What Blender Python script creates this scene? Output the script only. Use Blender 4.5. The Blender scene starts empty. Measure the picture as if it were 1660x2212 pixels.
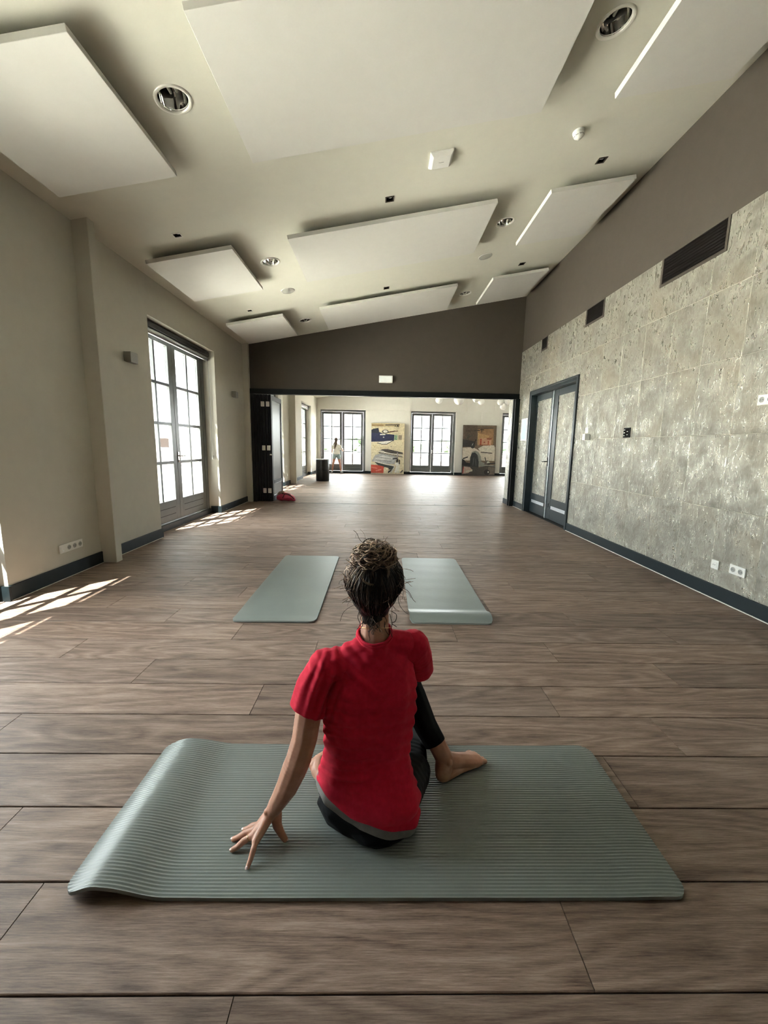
import bpy, bmesh, math, random
import numpy as np
from mathutils import Vector, Matrix, noise
random.seed(7)
SC = bpy.context.scene
COL = SC.collection
R = math.radians

# ------------------------------------------------------------------ camera
CAMH = 1.3
def make_camera():
    f, cx, cy, p, y, r = 880.0185, 838.5881, 1101.0937, 0.1561, 0.0185, 0.0189
    cp, sp, cyw, syw, cr, sr = math.cos(p), math.sin(p), math.cos(y), math.sin(y), math.cos(r), math.sin(r)
    fwd = Vector((syw*cp, cyw*cp, -sp)); right = Vector((cyw, -syw, 0)); up = right.cross(fwd)
    rr = cr*right + sr*up; uu = -sr*right + cr*up
    cam = bpy.data.cameras.new('camera'); o = bpy.data.objects.new('camera', cam); COL.objects.link(o)
    o.matrix_world = Matrix(((rr.x, uu.x, -fwd.x, 0), (rr.y, uu.y, -fwd.y, 0), (rr.z, uu.z, -fwd.z, CAMH), (0, 0, 0, 1)))
    cam.sensor_fit = 'HORIZONTAL'; cam.sensor_width = 36.0; cam.lens = f/1660*36.0
    cam.shift_x = -(cx-830)/1660; cam.shift_y = (cy-1106)/1660
    cam.clip_start = 0.02; cam.clip_end = 500
    SC.camera = o
make_camera()

# ------------------------------------------------------------------ world, sun, exposure
W = bpy.data.worlds.new('world'); SC.world = W; W.use_nodes = True
bg = W.node_tree.nodes['Background']; bg.inputs[0].default_value = (0.93, 0.98, 1.0, 1); bg.inputs[1].default_value = 1.6
SUN_DIR = Vector((0.358, 0.425, -1.0)).normalized()
sl = bpy.data.lights.new('sun', 'SUN'); sl.energy = 13.0; sl.angle = R(0.6); sl.color = (1.0, 0.97, 0.90)
so = bpy.data.objects.new('sun', sl); COL.objects.link(so); so.rotation_euler = SUN_DIR.to_track_quat('-Z', 'Y').to_euler(); so.location = (-12, -6, 14)
SC.view_settings.view_transform = 'Standard'; SC.view_settings.look = 'None'
SC.view_settings.exposure = 4.08; SC.view_settings.gamma = 1.0
SC.view_settings.use_curve_mapping = False
SC.cycles.use_denoising = True
SC.cycles.filter_width = 1.0
SC.cycles.max_bounces = 10; SC.cycles.diffuse_bounces = 5; SC.cycles.transparent_max_bounces = 16
SC.cycles.sample_clamp_indirect = 12.0
SC.cycles.caustics_reflective = False; SC.cycles.caustics_refractive = False

# ------------------------------------------------------------------ room measures
XL, XR, YF, YB, Y2 = -2.986, 3.005, 9.17, -3.2, 19.1
ZL, ZR = 3.357, 4.471
SLOPE = (ZR-ZL)/(XR-XL); CANG = math.atan(SLOPE)
def ceil_z(x): return ZL + SLOPE*(x-XL)
GX = -3.22                                    # glass plane of the left windows
LWIN = [(1.11, 3.19), (5.50, 7.58), (10.54, 12.62), (15.52, 17.60)]
FWIN = [(-2.83, -0.75), (1.33, 3.41), (5.55, 7.63)]
WTOP = 2.88

# ------------------------------------------------------------------ material helpers
MATS = {}
class NT:
    def __init__(s, name):
        s.m = bpy.data.materials.new(name); s.m.use_nodes = True; s.t = s.m.node_tree; s.n = s.t.nodes
        s.b = s.n['Principled BSDF']; s.out = s.n['Material Output']
    def add(s, typ, **kw):
        nd = s.n.new(typ)
        for k, v in kw.items():
            if k.startswith('i_'):
                key = k[2:]; key = int(key) if key.isdigit() else key.replace('_', ' ')
                nd.inputs[key].default_value = v
            else: setattr(nd, k, v)
        return nd
    def link(s, a, b): s.t.links.new(a, b)
    def math(s, op, a, b=None):
        nd = s.n.new('ShaderNodeMath'); nd.operation = op
        for i, v in enumerate((a, b)):
            if v is None: continue
            if isinstance(v, (int, float)): nd.inputs[i].default_value = v
            else: s.link(v, nd.inputs[i])
        return nd.outputs[0]
    def ramp(s, fac, stops):
        nd = s.n.new('ShaderNodeValToRGB'); e = nd.color_ramp.elements
        while len(e) < len(stops): e.new(0.5)
        for el, (p, c) in zip(e, stops): el.position = p; el.color = (*c, 1) if len(c) == 3 else c
        s.link(fac, nd.inputs[0]); return nd.outputs[0]
    def mapping(s, src, scale, loc=None):
        nd = s.n.new('ShaderNodeMapping'); nd.inputs['Scale'].default_value = scale; s.link(src, nd.inputs[0])
        if loc is not None: s.link(loc, nd.inputs['Location'])
        return nd.outputs[0]
    def noise(s, vec, scale, detail=4, rough=0.55, dist=0.0):
        nd = s.n.new('ShaderNodeTexNoise'); nd.inputs['Scale'].default_value = scale; nd.inputs['Detail'].default_value = detail
        nd.inputs['Roughness'].default_value = rough; nd.inputs['Distortion'].default_value = dist; s.link(vec, nd.inputs[0]); return nd.outputs[0]
    def mixc(s, fac, a, b, mode='MIX'):
        nd = s.n.new('ShaderNodeMix'); nd.data_type = 'RGBA'; nd.blend_type = mode
        for sock, v in ((nd.inputs[0], fac), (nd.inputs[6], a), (nd.inputs[7], b)):
            if isinstance(v, (int, float)): sock.default_value = v
            elif isinstance(v, tuple): sock.default_value = (*v, 1) if len(v) == 3 else v
            else: s.link(v, sock)
        return nd.outputs[2]
    def bump(s, h, strength=0.2, dist=0.01):
        nd = s.n.new('ShaderNodeBump'); nd.inputs['Strength'].default_value = strength; nd.inputs['Distance'].default_value = dist
        s.link(h, nd.inputs['Height']); s.link(nd.outputs[0], s.b.inputs['Normal'])
    def pos(s): return s.n.new('ShaderNodeNewGeometry').outputs['Position']
    def set(s, col=None, rough=None, metal=None, spec=None):
        for k, v in (('Base Color', col), ('Roughness', rough), ('Metallic', metal), ('Specular IOR Level', spec)):
            if v is None: continue
            if isinstance(v, tuple): s.b.inputs[k].default_value = (*v, 1)
            elif isinstance(v, (int, float)): s.b.inputs[k].default_value = v
            else: s.link(v, s.b.inputs[k])
        return s
def plain(name, col, rough=0.5, metal=0.0, var=0.06, nscale=9.0, bump=0.0, bscale=120.0, spec=0.5):
    t = NT(name); p = t.pos()
    nz = t.noise(p, nscale, 3)
    lo = tuple(c*(1-var) for c in col); hi = tuple(min(1, c*(1+var)) for c in col)
    t.set(t.ramp(nz, [(0.3, lo), (0.7, hi)]), rough, metal, spec)
    if bump: t.bump(t.noise(p, bscale, 2), bump, 0.004)
    MATS[name] = t.m; return t.m

plain('wall_white', (0.555, 0.535, 0.465), 0.75, bump=0.12, bscale=90, var=0.02)
plain('far_wall_white', (0.66, 0.65, 0.61), 0.7, var=0.02)
plain('ceiling_white', (0.665, 0.655, 0.57), 0.8, bump=0.08, bscale=140, var=0.015)
plain('panel_white', (0.665, 0.655, 0.615), 0.8, bump=0.06, bscale=300, var=0.015)
plain('brown_paint', (0.067, 0.055, 0.041), 0.7, bump=0.1, bscale=150, var=0.04)
plain('black_frame', (0.0045, 0.006, 0.007), 0.45, var=0.1, spec=0.25)
plain('baseboard_paint', (0.010, 0.017, 0.020), 0.45, var=0.08, spec=0.3)
plain('grey_door_paint', (0.13, 0.14, 0.14), 0.32, var=0.05)
plain('dark_door_paint', (0.022, 0.031, 0.035), 0.35, var=0.06, spec=0.4)
plain('white_plastic', (0.78, 0.78, 0.74), 0.35, var=0.02)
plain('grey_plastic', (0.33, 0.33, 0.31), 0.45, var=0.04)
plain('dark_recess', (0.02, 0.02, 0.02), 0.6)
plain('blind_black', (0.018, 0.018, 0.02), 0.4)
plain('alu', (0.75, 0.76, 0.78), 0.22, 1.0, var=0.03)
plain('white_alu', (0.72, 0.76, 0.80), 0.3, 0.6, var=0.03)
plain('chrome', (0.78, 0.78, 0.76), 0.06, 1.0, var=0.02)
plain('trim_ring', (0.78, 0.77, 0.7), 0.3, 0.2, var=0.02)
plain('caulk', (0.62, 0.60, 0.54), 0.6, var=0.03)
plain('speaker_grey', (0.42, 0.42, 0.38), 0.7, var=0.03, bump=0.3, bscale=600)
plain('vent_frame', (0.075, 0.065, 0.052), 0.6, spec=0.2)
plain('vent_dark', (0.008, 0.0065, 0.006), 0.8, spec=0.1)
plain('sconce_metal', (0.27, 0.26, 0.235), 0.45, 0.4, var=0.05)
plain('globe_glass', (0.85, 0.85, 0.82), 0.25, var=0.01)
plain('drum_black', (0.016, 0.016, 0.017), 0.28, var=0.15)
plain('paper', (0.42, 0.54, 0.64), 0.4, var=0.02)
plain('concrete', (0.62, 0.60, 0.55), 0.9, var=0.06, nscale=1.5)
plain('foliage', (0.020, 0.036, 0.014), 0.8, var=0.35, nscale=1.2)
plain('bark', (0.09, 0.06, 0.04), 0.9, var=0.2)
plain('fascia', (0.75, 0.74, 0.70), 0.7)
plain('canvas_side', (0.55, 0.47, 0.33), 0.8)
plain('canvas_dark', (0.05, 0.04, 0.03), 0.8)
plain('clog_pink', (0.62, 0.075, 0.13), 0.45, var=0.08)
plain('clog_lining', (0.42, 0.30, 0.22), 0.8, var=0.15)
plain('legging_black', (0.0025, 0.003, 0.004), 0.6, var=0.2, nscale=30, bump=0.1, bscale=500, spec=0.15)
plain('hem_grey', (0.20, 0.195, 0.185), 0.85, var=0.08, nscale=60, bump=0.25, bscale=700)
plain('gold', (0.83, 0.60, 0.32), 0.2, 1.0)
plain('nail', (0.80, 0.60, 0.55), 0.2)
plain('tee_white', (0.72, 0.71, 0.66), 0.8, var=0.1, nscale=12)
plain('shorts_blue', (0.30, 0.40, 0.42), 0.8, var=0.15, nscale=14)
plain('sneaker', (0.42, 0.44, 0.44), 0.6, var=0.2)
plain('eye_white', (0.8, 0.8, 0.78), 0.2)
plain('grout', (0.60, 0.575, 0.49), 0.6)
plain('led', (0.85, 0.9, 0.9), 0.3)

def mat_wood():
    t = NT('floor_vinyl_wood'); p = t.pos()
    oi = t.add('ShaderNodeObjectInfo').outputs['Random']
    at = t.add('ShaderNodeAttribute', attribute_name='prand').outputs['Fac']
    rnd = t.math('FRACT', t.math('ADD', oi, at))
    comb = t.add('ShaderNodeCombineXYZ')
    t.link(t.math('MULTIPLY', rnd, 37.0), comb.inputs[0]); t.link(t.math('MULTIPLY', rnd, 91.0), comb.inputs[1]); t.link(t.math('MULTIPLY', rnd, 13.0), comb.inputs[2])
    off = comb.outputs[0]
    v1 = t.mapping(p, (1.0, 9.0, 1.0), off)
    v2 = t.mapping(p, (5.0, 120.0, 1.0), off)
    broad = t.noise(v1, 1.9, 5, 0.6, 0.25)
    # ring figure
    v3 = t.mapping(p, (0.75, 5.2, 1.0), off)
    rn = t.noise(v3, 1.1, 2, 0.4, 0.25)
    rings = t.math('FRACT', t.math('MULTIPLY', rn, 11.0))
    rings = t.math('ABSOLUTE', t.math('SUBTRACT', rings, 0.5))
    fine = t.noise(v2, 2.2, 8, 0.78, 0.15)
    g = t.math('ADD', t.math('MULTIPLY', broad, 0.33), t.math('ADD', t.math('MULTIPLY', fine, 0.62), t.math('MULTIPLY', rings, 0.20)))
    col = t.ramp(g, [(0.37, (0.072, 0.047, 0.035)), (0.47, (0.168, 0.116, 0.089)), (0.55, (0.245, 0.178, 0.141)), (0.66, (0.37, 0.285, 0.235))])
    tone = t.ramp(rnd, [(0.0, (0.82, 0.80, 0.78)), (0.5, (1.0, 0.99, 0.98)), (1.0, (1.14, 1.10, 1.06))])
    col = t.mixc(1.0, col, tone, 'MULTIPLY')
    t.set(col, t.math('ADD', t.math('MULTIPLY', fine, 0.34), 0.36), 0.0, 0.36)
    t.bump(t.math('ADD', fine, t.math('MULTIPLY', rings, 0.4)), 0.35, 0.0022)
    MATS['wood'] = t.m
mat_wood()

def mat_tile():
    t = NT('metallic_plaster_tile'); p = t.pos()
    oi = t.add('ShaderNodeObjectInfo').outputs['Random']
    comb = t.add('ShaderNodeCombineXYZ'); t.link(t.math('MULTIPLY', oi, 17.0), comb.inputs[1]); t.link(t.math('MULTIPLY', oi, 29.0), comb.inputs[2])
    v = t.mapping(p, (1, 1, 1), comb.outputs[0])
    n1 = t.noise(v, 4.6, 6, 0.62, 0.5)
    vs = t.mapping(p, (1.0, 30.0, 11.0), comb.outputs[0])
    n2 = t.noise(vs, 1.0, 5, 0.6, 1.1)
    vb = t.mapping(p, (1.0, 4.0, 60.0), comb.outputs[0])
    n3 = t.noise(vb, 1.6, 4, 0.6, 0.4)
    k = t.math('ADD', t.math('MULTIPLY', n1, 0.62), t.math('MULTIPLY', n2, 0.38))
    col = t.ramp(k, [(0.34, (0.17, 0.16, 0.132)), (0.46, (0.27, 0.258, 0.215)), (0.55, (0.385, 0.372, 0.315)), (0.68, (0.56, 0.545, 0.475))])
    warm = t.noise(v, 1.9, 2, 0.5)
    col = t.mixc(t.ramp(warm, [(0.48, (0, 0, 0)), (0.75, (0.45, 0.45, 0.45))]), col, (0.34, 0.29, 0.205))
    k2 = t.math('ADD', t.math('MULTIPLY', n2, 0.65), t.math('MULTIPLY', n1, 0.35))
    rough = t.ramp(k2, [(0.44, (0.48, 0.48, 0.48)), (0.60, (0.21, 0.21, 0.21))])
    metal = t.ramp(k2, [(0.42, (0.15, 0.15, 0.15)), (0.60, (0.75, 0.75, 0.75))])
    t.set(col, rough, metal, 0.5)
    t.bump(t.math('ADD', t.math('MULTIPLY', n2, 1.0), t.math('ADD', t.math('MULTIPLY', n1, 1.2), t.math('MULTIPLY', n3, 0.25))), 0.52, 0.014)
    MATS['tile'] = t.m
mat_tile()

def mat_mat(name, col):
    t = NT(name); p = t.pos(); n = t.noise(p, 3.0, 3)
    f = t.noise(p, 700, 2)
    t.set(t.ramp(n, [(0.3, tuple(c*0.95 for c in col)), (0.7, tuple(c*1.05 for c in col))]), 0.40, 0.0, 0.6)
    t.bump(f, 0.15, 0.001); MATS[name] = t.m
mat_mat('mat_foam', (0.195, 0.225, 0.212))

def mat_skin():
    t = NT('skin'); p = t.pos(); n = t.noise(p, 22, 4)
    t.set(t.ramp(n, [(0.3, (0.40, 0.20, 0.135)), (0.7, (0.52, 0.285, 0.20))]), 0.48, 0.0, 0.4)
    t.b.inputs['Subsurface Weight'].default_value = 0.12
    t.b.inputs['Subsurface Radius'].default_value = (0.012, 0.005, 0.003); t.b.inputs['Subsurface Scale'].default_value = 0.6
    t.bump(t.noise(p, 420, 3), 0.12, 0.001); MATS['skin'] = t.m
mat_skin()

def mat_shirt():
    t = NT('red_jersey'); p = t.pos(); n = t.noise(p, 60, 3)
    t.set(t.ramp(n, [(0.3, (0.52, 0.010, 0.036)), (0.7, (0.62, 0.015, 0.050))]), 0.85, 0.0, 0.25)
    t.b.inputs['Sheen Weight'].default_value = 0.15; t.b.inputs['Sheen Tint'].default_value = (1, 0.4, 0.45, 1)
    t.bump(t.noise(p, 900, 2), 0.12, 0.001); MATS['shirt'] = t.m
mat_shirt()

def mat_attr(name, rough=0.5, bump=0.0, metal=0.0):
    t = NT(name); a = t.add('ShaderNodeAttribute', attribute_name='col')
    p = t.pos(); n = t.noise(p, 14 if name != 'hair' else 60, 4)
    c = t.mixc(1.0, a.outputs['Color'], t.ramp(n, [(0.25, (0.72, 0.72, 0.72)), (0.75, (1.2, 1.2, 1.2))]), 'MULTIPLY')
    t.set(c, rough, metal, 0.4); MATS[name] = t.m
mat_attr('hair', 0.42); mat_attr('paint', 0.7)

def mat_glass():
    t = NT('window_glass'); t.n.remove(t.b)
    tr = t.add('ShaderNodeBsdfTransparent'); tr.inputs[0].default_value = (0.97, 0.985, 0.975, 1)
    gl = t.add('ShaderNodeBsdfGlossy'); gl.inputs['Roughness'].default_value = 0.02
    lw = t.add('ShaderNodeFresnel'); lw.inputs[0].default_value = 1.35
    mx = t.add('ShaderNodeMixShader'); t.link(t.math('MULTIPLY', lw.outputs[0], 0.8), mx.inputs[0]); t.link(tr.outputs[0], mx.inputs[1]); t.link(gl.outputs[0], mx.inputs[2])
    t.link(mx.outputs[0], t.out.inputs[0]); MATS['glass'] = t.m
mat_glass()

def mat_brick(name, c1, c2, mortar, scale, bw=0.5, rh=0.25):
    t = NT(name); p = t.pos(); sep = t.add('ShaderNodeSeparateXYZ'); t.link(p, sep.inputs[0])
    cb = t.add('ShaderNodeCombineXYZ'); t.link(t.math('ADD', sep.outputs[0], sep.outputs[1]), cb.inputs[0]); t.link(sep.outputs[2], cb.inputs[1])
    br = t.add('ShaderNodeTexBrick'); t.link(cb.outputs[0], br.inputs[0])
    br.inputs['Color1'].default_value = (*c1, 1); br.inputs['Color2'].default_value = (*c2, 1); br.inputs['Mortar'].default_value = (*mortar, 1)
    br.inputs['Scale'].default_value = scale; br.inputs['Brick Width'].default_value = bw; br.inputs['Row Height'].default_value = rh
    t.set(br.outputs[0], 0.9); MATS[name] = t.m
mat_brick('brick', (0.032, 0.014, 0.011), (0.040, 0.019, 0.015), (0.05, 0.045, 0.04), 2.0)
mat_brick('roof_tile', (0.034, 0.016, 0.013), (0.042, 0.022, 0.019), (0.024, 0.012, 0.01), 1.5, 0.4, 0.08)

# ------------------------------------------------------------------ object helpers
def sm(t): t = max(0, min(1, t)); return t*t*(3-2*t)
def setp(o, label=None, cat=None, group=None, kind=None):
    if label: o['label'] = label
    if cat: o['category'] = cat
    if group: o['group'] = group
    if kind: o['kind'] = kind
    return o
def empty(name, loc=(0, 0, 0), rz=0.0, rot=None):
    o = bpy.data.objects.new(name, None); COL.objects.link(o); o.location = loc; o.empty_display_size = 0.1
    o.rotation_euler = rot if rot is not None else (0, 0, rz); return o
def attach(o, parent, world=False):
    o.parent = parent
    if world:
        m = Matrix.LocRotScale(parent.location, parent.rotation_euler, parent.scale)
        if parent.parent is not None:
            g = parent.parent; m = Matrix.LocRotScale(g.location, g.rotation_euler, g.scale) @ parent.matrix_parent_inverse @ m
        o.matrix_parent_inverse = m.inverted()
    return o
class MB:
    def __init__(s): s.v = []; s.f = []; s.sm = []
    def add(s, vs, fs, smooth=False):
        k = len(s.v); s.v += [tuple(v) for v in vs]; s.f += [tuple(i+k for i in f) for f in fs]; s.sm += [smooth]*len(fs); return s
    def box(s, x0, x1, y0, y1, z0, z1):
        vs = [(x, y, z) for z in (z0, z1) for y in (y0, y1) for x in (x0, x1)]
        return s.add(vs, [(0, 2, 3, 1), (4, 5, 7, 6), (0, 1, 5, 4), (2, 6, 7, 3), (0, 4, 6, 2), (1, 3, 7, 5)])
    def cbox(s, x0, x1, y0, y1, z0, z1, c):          # chamfered box
        bm = bmesh.new(); bmesh.ops.create_cube(bm, size=1)
        for v in bm.verts: v.co = Vector(((x0+x1)/2+v.co.x*(x1-x0), (y0+y1)/2+v.co.y*(y1-y0), (z0+z1)/2+v.co.z*(z1-z0)))
        bmesh.ops.bevel(bm, geom=bm.edges[:], offset=c, segments=1, affect='EDGES')
        bm.verts.index_update(); r = s.add([v.co for v in bm.verts], [[v.index for v in f.verts] for f in bm.faces]); bm.free(); return r
    def lathe(s, prof, n=32, mat=None, smooth=True, closed_top=False):   # prof [(r,z)...] about local z
        vs = []; m = mat or Matrix()
        for r, z in prof:
            for i in range(n):
                a = 2*math.pi*i/n; vs.append(m @ Vector((r*math.cos(a), r*math.sin(a), z)))
        fs = [(j*n+i, j*n+(i+1) % n, (j+1)*n+(i+1) % n, (j+1)*n+i) for j in range(len(prof)-1) for i in range(n)]
        return s.add(vs, fs, smooth)
    def disc(s, r, z, n=32, mat=None):
        m = mat or Matrix(); return s.add([m @ Vector((r*math.cos(2*math.pi*i/n), r*math.sin(2*math.pi*i/n), z)) for i in range(n)], [tuple(range(n))])
    def tube(s, pts, rad, n=8, cap=True):
        pts = [Vector(p) for p in pts]; rads = rad if isinstance(rad, (list, tuple)) else [rad]*len(pts)
        vs = []; u = None
        for i, p in enumerate(pts):
            t = (pts[min(i+1, len(pts)-1)]-pts[max(i-1, 0)]).normalized()
            if u is None: u = t.orthogonal().normalized()
            u = (u - t*u.dot(t)); u = u.normalized() if u.length > 1e-6 else t.orthogonal().normalized(); w = t.cross(u)
            for k in range(n):
                a = 2*math.pi*k/n; vs.append(p+(u*math.cos(a)+w*math.sin(a))*rads[i])
        fs = [(j*n+k, j*n+(k+1) % n, (j+1)*n+(k+1) % n, (j+1)*n+k) for j in range(len(pts)-1) for k in range(n)]
        if cap: fs += [tuple(reversed(range(n))), tuple((len(pts)-1)*n+k for k in range(n))]
        return s.add(vs, fs, True)
    def mesh(s, name):
        me = bpy.data.meshes.new(name); me.from_pydata(s.v, [], s.f); me.polygons.foreach_set('use_smooth', s.sm); me.update(); return me
    def build(s, name, mat, parent=None, world=False, bevel=0.0):
        o = bpy.data.objects.new(name, s.mesh(name)); COL.objects.link(o); o.data.materials.append(MATS[mat])
        if bevel:
            b = o.modifiers.new('bevel', 'BEVEL'); b.width = bevel; b.segments = 2; b.limit_method = 'ANGLE'
        if parent is not None: attach(o, parent, world)
        return o
def box(name, mat, x0, x1, y0, y1, z0, z1, parent=None, world=False, bevel=0.0):
    return MB().box(x0, x1, y0, y1, z0, z1).build(name, mat, parent, world, bevel)
KIDS = {}
def copy_tree(o, parent=None):
    c = o.copy(); COL.objects.link(c); c.parent = parent
    if parent is not None: c.matrix_parent_inverse = o.matrix_parent_inverse.copy()
    for ch in list(o.children): copy_tree(ch, c)
    return c
def inst(src, name, parent, loc=None):
    c = bpy.data.objects.new(name, src.data); COL.objects.link(c); c.parent = parent
    if loc is not None: c.location = loc
    return c

# ================================================================== SETTING
def struct(o, label, cat): return setp(o, label, cat, kind='structure')

# ---- floor: boards
PW, PY0, PLEN = 0.255, 0.7852, 1.52
def row_joint(r):
    fixed = {-1: -0.33, 0: -0.98, 1: -1.26, 3: -1.70, 2: -0.55, 4: -0.62}
    return fixed.get(r, -3.0 + ((r*0.618034) % 1.0)*PLEN)
def build_floor():
    fl = box('floor', 'dark_recess', -3.5, 8.2, YB, Y2+0.3, -0.08, -0.006)
    struct(fl, 'grey brown wood look plank floor running through both rooms', 'floor')
    proto = {}
    def plank_mesh(L):
        key = round(L, 3)
        if key not in proto:
            g = 0.0032; e = 0.0008; b = 0.002
            x0, x1, y0, y1 = e, L-e, g/2+0.0006, PW-g/2-0.0006
            vs = [(x0, y0, -0.006), (x1, y0, -0.006), (x1, y1, -0.006), (x0, y1, -0.006),
                  (x0, y0, -b), (x1, y0, -b), (x1, y1, -b), (x0, y1, -b),
                  (x0+e, y0+b, 0), (x1-e, y0+b, 0), (x1-e, y1-b, 0), (x0+e, y1-b, 0)]
            fs = [(8, 9, 10, 11)] + [(a, (a+1) % 4, 4+(a+1) % 4, 4+a) for a in range(4)] + [(4+a, 4+(a+1) % 4, 8+(a+1) % 4, 8+a) for a in range(4)]
            me = bpy.data.meshes.new('plank'); me.from_pydata(vs, [], fs); me.materials.append(MATS['wood']); me.update(); proto[key] = me
        return proto[key]
    stuff = MB(); prand = []
    r0 = math.floor((YB-PY0)/PW)+1; r1 = int((Y2-PY0)/PW)
    for r in range(r0, r1):
        y = PY0+r*PW
        xa, xb = (-3.02, 3.02) if y < 9.5 else (-3.02, 8.0)
        if y < 8.9:
            spans = [(xa, xb)]
        else: spans = [(xa, xb)]
        j = row_joint(r); cuts = []
        k = math.ceil((xa-j)/PLEN); x = j+k*PLEN
        cuts = [xa]
        while x < xb-0.05:
            if x > xa+0.05: cuts.append(x)
            x += PLEN
        cuts.append(xb)
        for a, b in zip(cuts, cuts[1:]):
            if -0.1 < y < 6.6:
                o = bpy.data.objects.new('plank', plank_mesh(b-a)); COL.objects.link(o); o.parent = fl; o.location = (a, y, 0)
            else:
                g = 0.0019
                stuff.add([(a+0.001, y+g, -0.006), (b-0.001, y+g, -0.006), (b-0.001, y+PW-g, -0.006), (a+0.001, y+PW-g, -0.006),
                           (a+0.001, y+g, 0), (b-0.001, y+g, 0), (b-0.001, y+PW-g, 0), (a+0.001, y+PW-g, 0)],
                          [(4, 5, 6, 7), (0, 1, 5, 4), (1, 2, 6, 5), (2, 3, 7, 6), (3, 0, 4, 7)])
                prand += [random.random()]*5
    o = stuff.build('distant_planks', 'wood', fl); o['kind'] = 'stuff'
    at = o.data.attributes.new('prand', 'FLOAT', 'FACE'); at.data.foreach_set('value', prand)
    # recess floors
    for i, (a, b) in enumerate(LWIN):
        q = box('recess_floor', 'wood', GX+0.06, XL-0.02, a, b, -0.006, 0.0, fl)
build_floor()

# ---- ceiling with holes
DL = [(-1.48, 3.25), (1.565, 3.265), (-1.49, 5.775), (1.562, 5.80), (-1.495, 8.28), (1.55, 8.31)]
SPOTS = [(-2.238, 4.83), (0.045, 4.85), (2.29, 4.82), (-2.25, 7.31), (0.04, 7.35), (2.295, 7.32)]
CROT = (0, -CANG, 0)
def cpos(x, y, d=0.0):          # point on the ceiling, d metres below it (perpendicular)
    n = Vector((SLOPE, 0, -1)).normalized(); return Vector((x, y, ceil_z(x))) + n*d
def build_ceiling():
    bm = bmesh.new(); cs = 1/math.cos(CANG)
    def loop(pts):
        vs = [bm.verts.new((x, y, 0)) for x, y in pts]
        return [bm.edges.new((vs[i], vs[(i+1) % len(vs)])) for i in range(len(vs))]
    edges = loop([(-0.5*cs, YB-0.1), (6.05*cs, YB-0.1), (6.05*cs, 9.4), (-0.5*cs, 9.4)])
    for x, y in DL: edges += loop([((x-XL)*cs+0.105*math.cos(2*math.pi*i/32), y+0.105*math.sin(2*math.pi*i/32)) for i in range(32)])
    for x, y in SPOTS: edges += loop([((x-XL)*cs+dx, y+dy) for dx, dy in ((-.04, -.04), (.04, -.04), (.04, .04), (-.04, .04))])
    bmesh.ops.triangle_fill(bm, use_beauty=True, use_dissolve=False, edges=edges)
    # triangle_fill may also fill the holes
    holes = [((x-XL)*cs, y, 0.1) for x, y in DL]+[((x-XL)*cs, y, 0.035) for x, y in SPOTS]
    kill = [f for f in bm.faces if any((f.calc_center_median().x-hx)**2+(f.calc_center_median().y-hy)**2 < hr*hr and all((v.co.x-hx)**2+(v.co.y-hy)**2 < 0.115**2 for v in f.verts) for hx, hy, hr in holes)]
    bmesh.ops.delete(bm, geom=kill, context='FACES_ONLY')
    me = bpy.data.meshes.new('ceiling'); bm.to_mesh(me); bm.free()
    o = bpy.data.objects.new('ceiling', me); COL.objects.link(o); me.materials.append(MATS['ceiling_white'])
    o.location = (XL, 0, ZL); o.rotation_euler = CROT
    struct(o, 'sloping off-white plaster ceiling with recessed lights', 'ceiling')
    o2 = MB().add([(XL-.5, 9.4, ceil_z(XL-.5)), (8.2, 9.4, ceil_z(8.2)), (8.2, Y2+.3, ceil_z(8.2)), (XL-.5, Y2+.3, ceil_z(XL-.5)),
                   (XL-.5, 9.4, ceil_z(XL-.5)+.1), (8.2, 9.4, ceil_z(8.2)+.1), (8.2, Y2+.3, ceil_z(8.2)+.1), (XL-.5, Y2+.3, ceil_z(XL-.5)+.1)],
                  [(0, 1, 2, 3), (7, 6, 5, 4), (0, 4, 5, 1), (1, 5, 6, 2), (2, 6, 7, 3), (3, 7, 4, 0)]).build('ceiling', 'ceiling_white')
    struct(o2, 'white ceiling of the far room with the globe lamps', 'ceiling')
    rf = MB().add([(XL-.45, YB-.1, ceil_z(XL-.45)+.3), (3.3, YB-.1, ceil_z(3.3)+.3), (3.3, 9.4, ceil_z(3.3)+.3), (XL-.45, 9.4, ceil_z(XL-.45)+.3)], [(0, 1, 2, 3)]).build('roof_deck', 'dark_recess')
    struct(rf, 'roof deck above the near room ceiling', 'roof')
build_ceiling()

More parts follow.
